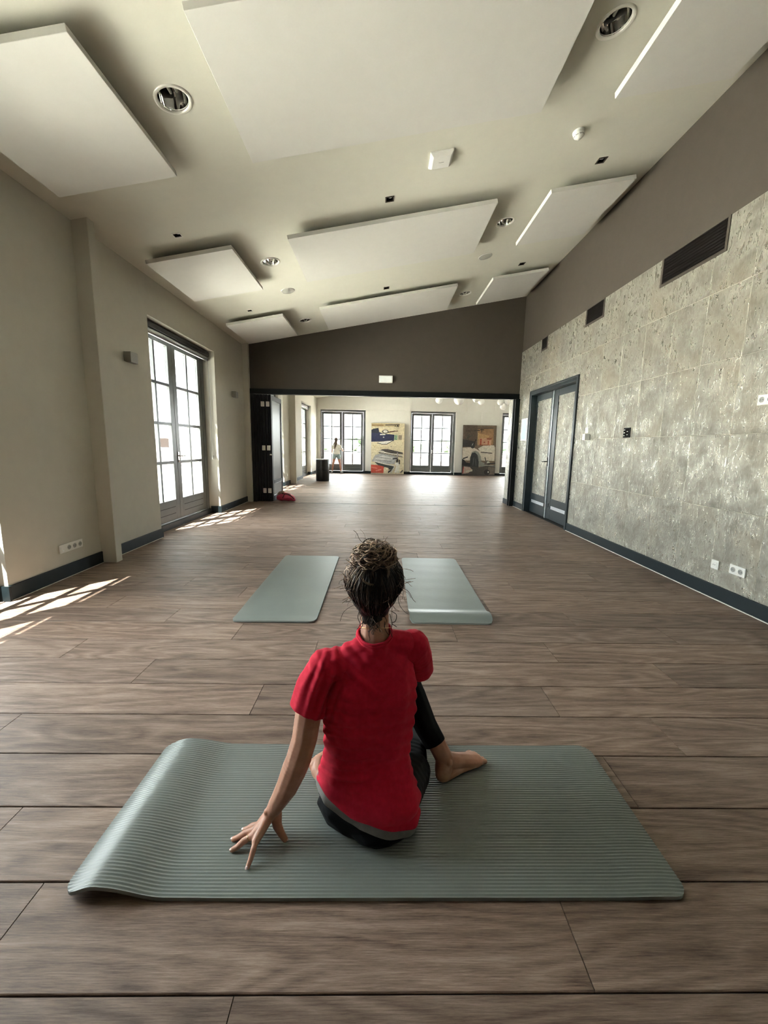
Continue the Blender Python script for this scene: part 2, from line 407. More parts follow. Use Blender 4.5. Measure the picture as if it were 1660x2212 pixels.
# ---- left wall (piers, lintels), window recesses
def build_left_wall():
    m = MB(); X0 = -3.46
    ys = [YB-0.1]
    for a, b in LWIN: ys += [a, b]
    ys.append(Y2+0.3)
    for i in range(0, len(ys), 2): m.box(X0, XL, ys[i], ys[i+1], -0.3, ceil_z(XL)+0.02)
    for a, b in LWIN:
        m.box(X0, XL, a, b, WTOP, ceil_z(XL)+0.02)
        m.box(X0, GX+0.06, a, b, -0.3, 0.075)
    struct(m.build('wall_left', 'wall_white'), 'off-white plastered left wall with deep french window recesses', 'wall')
    # pilasters
    for n, (y0, y1, xx, lab) in enumerate([(4.29, 4.39, -2.83, 'slim white column casing on left wall between window and power sockets'),
                                (9.08, 9.26, -2.868, 'slim white column casing at left wall beside the folding door stack'),
                                (13.42, 13.52, -2.78, 'slim white column casing in far room before the last left window')]):
        z = ceil_z(xx)
        p = MB().box(XL-0.005, xx, y0, y1, 0.0, z+0.01).build('trim_%d' % (n+1), 'wall_white', bevel=0.006); struct(p, lab, 'column')
    # baseboards
    segs = [(YB, 1.11, 'nearest stretch behind the first recess'), (3.19, 4.29, 'below the power sockets'), (4.39, 5.50, 'between white column and french window'), (7.58, 9.08, 'between french window and folding door'),
            (9.26, 10.54, 'behind the folding door'), (12.62, 13.42, 'in far room beside bright recess'), (13.52, 15.52, 'in far room after the column'), (17.60, Y2, 'in far room corner by the drum')]
    for a, b, w in segs:
        bb = box('baseboard_left', 'baseboard_paint', XL-0.005, XL+0.016, a, b, 0.006, 0.125, bevel=0.003); struct(bb, 'dark blue-grey baseboard on left wall, '+w, 'baseboard')
        cst = box('caulk_line', 'caulk', XL, XL+0.019, a, b, 0.0, 0.006, bb)
    for i, (a, b) in enumerate(LWIN):
        w = ['nearest sunlit', 'large left', 'hidden far room', 'last far room'][i]
        bb = MB().box(GX+0.06, GX+0.078, a, b, 0.0, 0.085).box(GX+0.06, XL+0.016, b-0.016, b, 0.0, 0.125).box(GX+0.06, XL+0.016, a, a+0.016, 0.0, 0.125).build('baseboard_left', 'baseboard_paint')
        struct(bb, 'dark baseboard inside the %s window recess' % w, 'baseboard')
build_left_wall()

# ---- french windows
def french_window(label, n):
    Wd = 2.08
    root = empty('window_%d' % n); struct(root, label, 'window')
    fr = MB()
    fr.box(0, 0.045, -0.03, 0.06, 0.075, WTOP).box(Wd-0.11, Wd, -0.03, 0.06, 0.075, WTOP).box(0.045, Wd-0.11, -0.03, 0.06, 2.80, WTOP).box(0.045, Wd-0.11, -0.045, 0.08, 0.06, 0.09)
    fr.build('frame', 'grey_door_paint', root, bevel=0.004)
    x0, xm, x1 = 0.05, 0.99, Wd-0.115
    pane = None
    for k, (a, b, ga, gb) in enumerate([(x0, xm-0.003, x0+0.10, xm-0.115), (xm+0.003, x1, xm+0.11, x1-0.105)]):
        z0, z1, g0, g1 = 0.095, 2.795, 0.41, 2.69
        lf = MB()
        lf.box(a, ga, -0.02, 0.035, z0, z1).box(gb, b, -0.02, 0.035, z0, z1).box(ga, gb, -0.02, 0.035, g1, z1).box(ga, gb, -0.02, 0.035, z0, g0)
        xc = (ga+gb)/2
        lf.box(xc-0.021, xc+0.021, -0.014, 0.03, g0, g1)
        zs = [g0, 0.985, 1.56, 2.13, g1]
        for z in zs[1:4]:
            lf.box(ga, xc-0.021, -0.0135, 0.0295, z-0.021, z+0.021); lf.box(xc+0.021, gb, -0.0135, 0.0295, z-0.021, z+0.021)
        leaf = lf.build('leaf', 'grey_door_paint', root, bevel=0.003)
        for zz in (0.20, 0.30):
            box('groove', 'dark_recess', ga+0.03, gb-0.03, -0.0212, -0.0195, zz-0.005, zz+0.005, leaf)
        for c in range(2):
            pa, pb = (ga, xc-0.018) if c == 0 else (xc+0.018, gb)
            for r in range(4):
                za = zs[r]+(0.018 if r else 0); zb = zs[r+1]-(0.018 if r < 3 else 0)
                box('pane', 'glass', pa, pb, 0.005, 0.009, za, zb, leaf)
        if k == 1:
            h = MB().box(a+0.012, a+0.05, -0.028, -0.02, 0.98, 1.14).tube([(a+0.03, -0.02, 1.08), (a+0.03, -0.065, 1.08), (a+0.05, -0.07, 1.08), (a+0.15, -0.07, 1.08)], 0.009).lathe([(0.013, 0), (0.013, 0.012), (0, 0.012)], 12, Matrix.Translation((a+0.03, -0.028, 1.0)) @ Matrix.Rotation(R(90), 4, 'X'))
            h.build('door_handle', 'chrome', leaf)
    return root
WL = ['grey french window nearest camera, at the left picture edge', 'large grey french window in the left wall recess of near room', 'french window of far room hidden behind folding doors', 'narrow looking french window in far room left wall',
      'grey french window with the girl standing before it', 'grey french window between the two paintings', 'grey french window cut off by the right door jamb']
win0 = french_window(WL[0], 1)
def place_win(i, loc, rz):
    o = win0 if i == 0 else copy_tree(win0)
    o.name = 'window_%d' % (i+1)
    o['label'] = WL[i]; o.location = loc; o.rotation_euler = (0, 0, rz)
for i, (a, b) in enumerate(LWIN): place_win(i, (GX, a, 0), R(90))
for i, (a, b) in enumerate(FWIN): place_win(4+i, (a, Y2+0.16, 0), 0)
# portals (no light of their own: they guide sky sampling through the openings)
def portal(loc, rot, w, h):
    l = bpy.data.lights.new('window_portal', 'AREA'); l.shape = 'RECTANGLE'; l.size = w; l.size_y = h; l.cycles.is_portal = True
    o = bpy.data.objects.new('window_portal', l); COL.objects.link(o); o.location = loc; o.rotation_euler = rot
for a, b in LWIN: portal((-3.42, (a+b)/2, 1.47), (0, R(-90), 0), 2.82, 2.08)
for a, b in FWIN: portal(((a+b)/2, Y2+0.34, 1.47), (R(-90), 0, 0), 2.08, 2.82)

def blind(a, b, label):
    r = empty('roller_blind', (GX+0.08, a, 2.74)); setp(r, label, 'blind', 'roller blinds in window recesses')
    box('cassette', 'blind_black', 0.0, 0.075, 0.01, b-a-0.01, 0.045, 0.12, r, bevel=0.01)
    MB().tube([(0.035, 0.03, 0.02), (0.035, b-a-0.03, 0.02)], 0.026, 12).build('fabric_roll', 'white_alu', r)
    MB().box(0.02, 0.05, 0.02, b-a-0.02, -0.03, -0.012).build('bottom_bar', 'grey_plastic', r)
    MB().tube([(0.06, b-a-0.05, 0.05), (0.065, b-a-0.05, -0.8), (0.06, b-a-0.045, -1.72), (0.055, b-a-0.04, -0.8), (0.055, b-a-0.04, 0.05)], 0.003, 6).build('cord', 'grey_plastic', r)
    MB().box(0.06, 0.075, b-a-0.065, b-a-0.03, -1.74, -1.68).build('cord_weight', 'grey_plastic', r)
blind(*LWIN[0], 'black roller blind over the nearest window recess')
blind(*LWIN[1], 'black roller blind above the large left french window')
blind(*LWIN[3], 'dark roller blind above the far room left window')

# ---- right wall
DY0, DY1, DZ = 6.40, 8.46, 2.43
def build_right_wall():
    m = MB(); xw = XR+0.012
    m.box(xw, xw+0.25, YB-0.1, DY0+0.06, -0.05, ceil_z(XR)+0.03).box(xw, xw+0.25, DY1-0.06, 9.62, -0.05, ceil_z(XR)+0.03).box(xw, xw+0.25, DY0+0.06, DY1-0.06, DZ-0.06, ceil_z(XR)+0.03)
    m.box(xw+0.2, xw+0.25, DY0+0.06, DY1-0.06, -0.05, DZ)
    w = m.build('wall_right', 'brown_paint'); struct(w, 'right wall, brown paint above shimmering champagne tiles', 'wall')
    MB().box(xw-0.0085, xw+0.001, YB, DY0, 0.1, 3.335).box(xw-0.0085, xw+0.001, DY1, 9.165, 0.1, 3.335).box(xw-0.0085, xw+0.001, DY0, DY1, DZ, 3.335).build('grout', 'grout', w)
    zs = [0.125, 0.80, 1.45, 2.10, 2.72, 3.335]; pitch = 0.4475; y = 3.975-pitch*9
    ys = []
    while y < 9.62: ys.append(y); y += pitch
    ys = [max(v, YB) for v in ys]+[9.165]
    ys = sorted(set(round(v, 4) for v in ys if v <= 9.165))
    cache = {}
    def tile(a, b, z0, z1):
        g = 0.0016; key = (round(b-a, 3), round(z1-z0, 3))
        if key not in cache:
            mb = MB(); L, H = key; c = 0.004; t = 0.012
            vs = [(0, g, g), (0, L-g, g), (0, L-g, H-g), (0, g, H-g), (-t+c*.6, g, g), (-t+c*.6, L-g, g), (-t+c*.6, L-g, H-g), (-t+c*.6, g, H-g),
                  (-t, g+c, g+c), (-t, L-g-c, g+c), (-t, L-g-c, H-g-c), (-t, g+c, H-g-c)]
            fs = [(11, 10, 9, 8)]+[(4+i, 4+(i+1) % 4, (i+1) % 4, i) for i in range(4)]+[(8+i, 8+(i+1) % 4, 4+(i+1) % 4, 4+i) for i in range(4)]
            me = bpy.data.meshes.new('tile'); me.from_pydata(vs, [], fs); me.materials.append(MATS['tile']); me.update(); cache[key] = me
        o = bpy.data.objects.new('tile', cache[key]); COL.objects.link(o); o.parent = w; o.location = (xw, a, z0)
    for a, b in zip(ys, ys[1:]):
        for z0, z1 in zip(zs, zs[1:]):
            if b <= DY0 or a >= DY1 or z0 >= DZ: tile(a, b, z0, z1); continue
            if a < DY0-0.01: tile(a, DY0, z0, z1)
            if b > DY1+0.01: tile(DY1, b, z0, z1)
            if z1 > DZ+0.01: tile(max(a, DY0), min(b, DY1), DZ, z1)
    for a, b, lab in [(YB, DY0, 'long dark blue-grey baseboard under tiles of right wall'), (DY1, 9.08, 'short dark baseboard between double door and opening jamb')]:
        bb = box('baseboard_right', 'baseboard_paint', XR-0.016, xw, a, b, 0.008, 0.125, bevel=0.003); struct(bb, lab, 'baseboard')
        box('caulk_line', 'caulk', XR-0.020, XR, a, b, 0.0, 0.008, bb)
build_right_wall()

def build_right_door():
    d = empty('door_1', (XR, DY0, 0)); struct(d, 'dark double door with tile panels in right wall', 'door')
    X = XR
    MB().box(X-0.014, X+0.16, DY0, DY0+0.085, 0, DZ).box(X-0.014, X+0.16, DY1-0.085, DY1, 0, DZ).box(X-0.014, X+0.16, DY0+0.085, DY1-0.085, DZ-0.085, DZ).box(X-0.024, X-0.012, DY0, DY0+0.03, 0, DZ).box(X-0.024, X-0.012, DY1-0.03, DY1, 0, DZ).box(X-0.024, X-0.012, DY0+0.03, DY1-0.03, DZ-0.03, DZ).build('door_frame', 'dark_door_paint', d, True, bevel=0.004)
    xf = X+0.105
    for k, (a, b, i0, i1) in enumerate([(DY0+0.088, 7.535, 6.715, 7.358), (7.565, DY1-0.088, 7.66, 8.335)]):
        lf = MB(); zb = DZ-0.09
        lf.box(xf, xf+0.05, a, i0, 0.008, zb).box(xf, xf+0.05, i1, b, 0.008, zb).box(xf, xf+0.05, i0, i1, 2.225, zb).box(xf, xf+0.05, i0, i1, 0.265, 0.395).box(xf, xf+0.05, i0, i1, 0.008, 0.205)
        leaf = lf.build('door_leaf', 'dark_door_paint', d, True, bevel=0.003)
        box('tile_inset', 'tile', xf+0.012, xf+0.04, i0, i1, 0.395, 2.225, leaf, True)
        box('vent_slot', 'white_alu', xf+0.010, xf+0.04, i0, i1, 0.205, 0.265, leaf, True)
        if k == 0:
            MB().box(xf-0.006, xf, 7.42, 7.455, 0.22, 0.30).build('floor_bolt', 'black_frame', leaf, True)
        else:
            MB().box(xf-0.008, xf, 7.60, 7.635, 0.98, 1.14).tube([(xf, 7.617, 1.06), (xf-0.05, 7.617, 1.06), (xf-0.055, 7.64, 1.06), (xf-0.055, 7.75, 1.06)], 0.009).build('door_handle', 'black_frame', leaf, True)
            MB().box(xf-0.006, xf, 7.60, 7.635, 0.20, 0.30).build('floor_bolt', 'black_frame', leaf, True)
    MB().box(xf-0.012, xf+0.05, 7.536, 7.564, 0.004, DZ-0.09).build('meeting_strip', 'white_alu', d, True)
build_right_door()

# ---- far wall with opening, trims
def build_far_wall():
    m = MB()
    zt = lambda x: ceil_z(x)+0.03
    def slab(x0, x1, y0, y1, z0):
        m.add([(x0, y0, z0), (x1, y0, z0), (x1, y1, z0), (x0, y1, z0), (x0, y0, zt(x0)), (x1, y0, zt(x1)), (x1, y1, zt(x1)), (x0, y1, zt(x0))],
              [(3, 2, 1, 0), (4, 5, 6, 7), (0, 1, 5, 4), (1, 2, 6, 5), (2, 3, 7, 6), (3, 0, 4, 7)])
    slab(XL, XR+0.02, YF, 9.44, 2.465)
    struct(m.build('wall_far', 'brown_paint'), 'dark brown gable wall above the wide opening', 'wall')
    st = MB().box(2.935, XR+0.26, 9.21, 9.62, 0, 2.465).build('wall_stub', 'tile'); struct(st, 'short tiled wall end right of the opening', 'wall')
    bb = box('baseboard_far', 'baseboard_paint', 2.922, 2.95, 9.215, 9.63, 0, 0.12); struct(bb, 'small dark baseboard at the tiled wall end', 'baseboard')
    t = MB().box(-2.868, XR, YF-0.03, YF+0.10, 2.355, 2.467).build('trim_4', 'black_frame', bevel=0.004); struct(t, 'black header beam across the wide opening', 'trim')
    t = MB().box(2.905, XR-0.001, YF-0.085, YF+0.06, 0, 2.355).box(2.885, 2.906, YF-0.02, YF+0.04, 0, 2.355).build('trim_5', 'black_frame', bevel=0.004); struct(t, 'black right jamb of the wide opening', 'trim')
    t = MB().box(-2.868, -2.80, YF-0.02, YF+0.10, 0, 2.355).build('trim_6', 'black_frame', bevel=0.004); struct(t, 'black left jamb beside the folding door stack', 'trim')
    tr = MB().box(-2.40, 2.885, 8.985, 9.01, -0.001, 0.0025).build('floor_track', 'dark_recess'); setp(tr, 'thin dark floor track across the wide opening', 'track')
    # far room shell
    m = MB(); ys = [XL-0.4]
    for a, b in FWIN: ys += [a, b]
    ys.append(8.2)
    for i in range(0, len(ys), 2): m.box(ys[i], ys[i+1], Y2, Y2+0.35, -0.3, 6.0)
    for a, b in FWIN: m.box(a, b, Y2, Y2+0.35, WTOP, 6.0); m.box(a, b, Y2+0.10, Y2+0.35, -0.3, 0.075)
    fw = m.build('wall_end', 'far_wall_white'); struct(fw, 'white end wall of the far room behind the paintings', 'wall')
    # wall cladding panels above the windows, with recessed joints
    xs = [XL, 1.36, 3.88, 5.15, 6.6, 8.0]
    for a, b in zip(xs, xs[1:]): box('upper_panel', 'far_wall_white', a+0.014, b-0.014, Y2-0.02, Y2, 2.895, 4.6, fw)
    xs2 = [(-0.72, 0.70), (0.745, 1.30), (3.44, 4.52), (4.60, 5.52)]
    for a, b in xs2: box('lower_panel', 'far_wall_white', a, b, Y2-0.012, Y2, 0.12, 2.88, fw)
    w = box('wall_side', 'far_wall_white', 8.0, 8.2, 9.4, Y2+0.3, -0.05, 6.0); struct(w, 'white right wall of the far room', 'wall')
    w = box('wall_divider', 'far_wall_white', XR+0.26, 8.2, 9.44, 9.62, -0.05, 6.0); struct(w, 'white dividing wall in far room beyond the tiled wall end', 'wall')
    w = box('wall_back', 'brown_paint', XL-0.45, XR+0.3, YB-0.15, YB, -0.05, 5.0); struct(w, 'brown painted wall behind the camera', 'wall')
    for a, b, l in [(XL, -2.83, 'in the far left corner'), (-0.75, 1.33, 'under the blue aircraft painting'), (3.41, 5.55, 'under the brown aircraft painting'), (7.63, 8.0, 'in the far right corner')]:
        bb = box('baseboard_end', 'baseboard_paint', a, b, Y2-0.032, Y2, 0, 0.11); struct(bb, 'dark baseboard of the end wall '+l, 'baseboard')
    for a, b in FWIN:
        bb = box('baseboard_end', 'baseboard_paint', a, b, Y2+0.085, Y2+0.10, 0, 0.08); struct(bb, 'dark threshold strip under far window at x %.0f' % a, 'baseboard')
        bb['label'] = {-2: 'dark threshold strip under window by the girl', 1: 'dark threshold strip under window between the paintings', 5: 'dark threshold strip under rightmost far window'}[int(a)]
build_far_wall()

# ---- folding doors
def build_folding():
    root = empty('folding_door', (-2.6, YF, 0)); setp(root, 'stack of black folding door leaves at left of the opening', 'folding door')
    n = 6; p = 0.0625; x0 = -2.795
    for i in range(n):
        a = x0+i*p
        lf = MB().box(a, a+p-0.012, YF-0.01+0.012*(i % 2), 10.10, 0.012, 2.345)
        last = i == n-1
        if not last: lf.build('leaf', 'black_frame', root, True, bevel=0.006)
        else:
            b = a+p-0.012+0.006
            fr = MB().box(a, b, YF-0.01, YF+0.10, 0.012, 2.345).box(a, b, 10.02, 10.10, 0.012, 2.345).box(a, b, YF+0.10, 10.02, 2.235, 2.345).box(a, b, YF+0.10, 10.02, 0.012, 0.13).box(a, b, YF+0.10, 10.02, 0.40, 0.47)
            leaf = fr.build('leaf', 'black_frame', root, True, bevel=0.006)
            box('panel_inset', 'grey_door_paint', a+0.01, b-0.012, YF+0.10, 10.02, 0.47, 2.235, leaf, True)
            box('lower_inset', 'grey_door_paint', a+0.01, b-0.010, YF+0.10, 10.02, 0.13, 0.40, leaf, True)
            MB().box(b-0.012, b-0.001, YF+0.10, 10.02, 0.395, 0.405).box(b-0.012, b-0.001, YF+0.10, 10.02, 0.122, 0.134).build('bead_highlight', 'alu', leaf, True)  # bead strips in bright metal, standing in for highlights on the rail edges
            MB().lathe([(0.0, 0.0), (0.028, 0.0), (0.03, -0.01), (0.014, -0.018), (0.014, -0.045), (0.026, -0.052), (0.026, -0.07), (0, -0.076)], 16, Matrix.Translation((a+0.03, YF-0.01, 1.05)) @ Matrix.Rotation(R(-90), 4, 'X')).build('door_knob', 'chrome', leaf, True)
    for xx in (-2.605, -2.495):
        for z in (0.25, 1.20, 2.145):
            MB().cbox(xx-0.038, xx+0.038, YF-0.022, YF-0.008, z-0.055, z+0.055, 0.004).box(xx-0.004, xx+0.004, YF-0.026, YF-0.02, z-0.05, z+0.05).build('hinge_plate', 'white_plastic', root, True)
build_folding()

# ================================================================== CEILING FITTINGS
def build_ceiling_things():
    PT, PD = 0.045, 0.115
    names = {}
    rows = [(2.60, 3.80), (5.06, 6.29), (7.49, 8.75)]
    cols = [(-2.74, -1.755, 'left'), (-1.125, 1.25, 'middle'), (1.85, 2.80, 'right')]
    rown = ['nearest camera', 'in the second row', 'nearest the brown gable wall']
    for ri, (y0, y1) in enumerate(rows):
        for ci, (xa, xb, cn) in enumerate(cols):
            w = (xb-xa)/math.cos(CANG); c = cpos((xa+xb)/2, y0, PD)
            root = empty('ceiling_panel', c, rot=CROT)
            setp(root, '%s white acoustic panel hung under ceiling, %s' % ({'left': 'small square left', 'middle': 'long middle', 'right': 'small right'}[cn], rown[ri]), 'ceiling panel', 'white acoustic ceiling panels')
            MB().box(-w/2, w/2, 0, y1-y0, 0, PT).build('board', 'panel_white', root, bevel=0.003)
            for k in (-1, 1):
                MB().box(k*w*0.3-0.02, k*w*0.3+0.02, 0.2, y1-y0-0.2, PT, PD).build('mounting_batten', 'panel_white', root)
    rn = ['nearest camera', 'by the second panel row', 'near the gable wall']
    for i, (x, y) in enumerate(DL):
        root = empty('downlight', cpos(x, y), rot=CROT)
        setp(root, 'round chrome recessed downlight at %s, %s' % ('left' if x < 0 else 'right', rn[i//2]), 'downlight', 'round recessed downlights')
        MB().lathe([(0.098, 0.012), (0.1, 0.0), (0.104, -0.006), (0.118, -0.008), (0.125, -0.004), (0.126, 0.0)], 40).build('trim_ring', 'trim_ring', root)
        prof = [(0.099*math.cos(t)**0.6 if t < 1.55 else 0.03, 0.004+0.13*math.sin(t)) for t in np.linspace(0, 1.25, 9)]
        MB().lathe(prof, 40).disc(prof[-1][0], prof[-1][1], 40).build('reflector', 'chrome', root)
        for dx in (-0.022, 0.022):
            MB().tube([(dx, -0.05, 0.085), (dx, 0.05, 0.085)], 0.011, 10).build('lamp_tube', 'white_plastic', root)
        box('lamp_bracket', 'grey_plastic', -0.04, 0.04, -0.075, -0.05, 0.07, 0.11, root)
    for i, (x, y) in enumerate(SPOTS):
        root = empty('spotlight', cpos(x, y), rot=CROT)
        setp(root, 'small square recessed spotlight at %s, %s' % (['left', 'middle', 'right'][i % 3], ['in the row nearer camera', 'in the row nearer the gable wall'][i//3]), 'spotlight', 'small square recessed spots')
        m = MB()
        for a, b, c_, d_ in ((-.048, .048, -.048, -.036), (-.048, .048, .036, .048), (-.048, -.036, -.036, .036), (.036, .048, -.036, .036)): m.box(a, b, c_, d_, -0.005, 0.004)
        m.build('bezel', 'vent_frame' if i != 0 and i != 3 else 'trim_ring', root)
        MB().box(-.04, .04, -.04, .04, 0.05, 0.055).box(-.04, -.038, -.04, .04, 0, .05).box(.038, .04, -.04, .04, 0, .05).box(-.04, .04, -.04, -.038, 0, .05).box(-.04, .04, .038, .04, 0, .05).build('housing', 'vent_dark', root)
        MB().lathe([(0.0, 0.03), (0.012, 0.026), (0.022, 0.018), (0.024, 0.03), (0.024, 0.05)], 20, Matrix.Rotation(R(14), 4, 'Y')).build('lamp', 'led', root)
    for i, (x, y) in enumerate([(-1.488, 6.77), (1.549, 6.77)]):
        root = empty('ceiling_speaker', cpos(x, y), rot=CROT); setp(root, 'flat round grey ceiling speaker at %s' % ('left' if x < 0 else 'right'), 'speaker', 'round ceiling speakers')
        MB().lathe([(0.0, -0.009), (0.07, -0.008), (0.097, -0.005)], 40).build('grille', 'speaker_grey', root)
        MB().lathe([(0.097, -0.007), (0.104, -0.006), (0.107, 0.0)], 40).build('rim', 'panel_white', root)
    root = empty('smoke_detector', cpos(1.80, 4.30), rot=CROT); setp(root, 'white round smoke detector under right part of ceiling', 'smoke detector')
    MB().lathe([(0.052, 0.0), (0.054, -0.012), (0.047, -0.016)], 32).build('base', 'white_plastic', root)
    MB().lathe([(0.047, -0.014), (0.05, -0.028), (0.043, -0.048), (0.026, -0.056), (0.022, -0.066), (0.0, -0.068)], 32).build('head', 'white_plastic', root)
    for k in range(8):
        a = k*math.pi/4; MB().box(-0.012, 0.012, 0.041, 0.0455, -0.046, -0.034).build('slot', 'grey_plastic', root).rotation_euler = (0, 0, a)
    root = empty('access_point', cpos(0.52, 4.34), rot=CROT); setp(root, 'flat square white wireless access point on ceiling', 'access point')
    bm = MB().add([(-.11, -.11, 0), (.11, -.11, 0), (.11, .11, 0), (-.11, .11, 0), (-.11, -.11, -.012), (.11, -.11, -.012), (.11, .11, -.012), (-.11, .11, -.012), (-.085, -.085, -.036), (.085, -.085, -.036), (.085, .085, -.036), (-.085, .085, -.036)],
                  [(8, 11, 10, 9)]+[(i, 4+i, 4+(i+1) % 4, (i+1) % 4) for i in range(4)]+[(4+i, 8+i, 8+(i+1) % 4, 4+(i+1) % 4) for i in range(4)])
    bm.build('cover', 'white_plastic', root, bevel=0.004)
    box('mark', 'grey_plastic', -0.025, 0.025, -0.002, 0.002, -0.0372, -0.036, root)
build_ceiling_things()

# ================================================================== WALL FITTINGS
def socket(M, parent_name, label, gangs, kind='schuko', led=None, group='white wall sockets'):
    # local: x along the wall, y out of the wall, z up
    root = empty(parent_name, (0, 0, 0)); root.matrix_world = M; root.location, root.rotation_euler = M.to_translation(), M.to_euler()
    setp(root, label, 'socket', group)
    p = 0.071; w = 0.081+p*(gangs-1); H = 0.081
    MB().cbox(-w/2, w/2, 0.0, 0.012, -H/2, H/2, 0.003).build('face_plate', 'white_plastic', root)
    for g in range(gangs):
        x = -w/2+0.0405+g*p
        if kind == 'schuko' and not (led is not None and g == led):
            Mx = Matrix.Translation((x, 0.012, 0)) @ Matrix.Rotation(R(-90), 4, 'X')
            MB().lathe([(0.0215, 0.0035), (0.0225, 0.0), ], 24, Mx).build('socket_rim', 'white_plastic', root)
            MB().lathe([(0.0215, 0.0035), (0.0205, 0.0006)], 24, Mx).disc(0.0205, 0.0006, 24, Mx).build('socket_well', 'grey_plastic', root)
            MB().box(x-0.012, x-0.007, 0.0127, 0.0135, -0.003, 0.003).box(x+0.007, x+0.012, 0.0127, 0.0135, -0.003, 0.003).build('pin_holes', 'dark_recess', root)
        elif kind == 'schuko':
            MB().box(x-0.025, x+0.025, 0.012, 0.014, -0.025, 0.025).build('switch_rocker', 'white_plastic', root)
            MB().box(x-0.004, x+0.010, 0.014, 0.0148, -0.022, -0.014).build('indicator', 'led', root)
        else:
            MB().cbox(x-0.027, x+0.027, 0.012, 0.0145, -0.027, 0.027, 0.002).build('insert', 'white_plastic', root)
            for dx in (-0.01, 0.01): MB().lathe([(0.0, 0.003), (0.0045, 0.003), (0.005, 0.0)], 12, Matrix.Translation((x+dx, 0.0145, 0)) @ Matrix.Rotation(R(-90), 4, 'X')).build('jack', 'grey_plastic', root)
    return root
MLs = lambda y, z: Matrix.Translation((XL, y, z)) @ Matrix.Rotation(R(-90), 4, 'Z')
MRs = lambda y, z: Matrix.Translation((XR, y, z)) @ Matrix.Rotation(R(90), 4, 'Z')
socket(MLs(3.875, 0.285), 'wall_socket', 'four-gang white socket strip low on left wall', 4, led=3)
socket(MRs(3.475, 0.305), 'wall_socket', 'small square aerial socket low on tiled wall', 1, 'aerial')
socket(MRs(3.245, 0.318), 'wall_socket', 'double white socket low on tiled wall', 2)
socket(MRs(3.225, 1.712), 'wall_socket', 'double white socket high on tiled wall at picture edge', 2)
socket(MLs(13.0, 0.32), 'wall_socket', 'small socket on far room left wall by the column', 2)

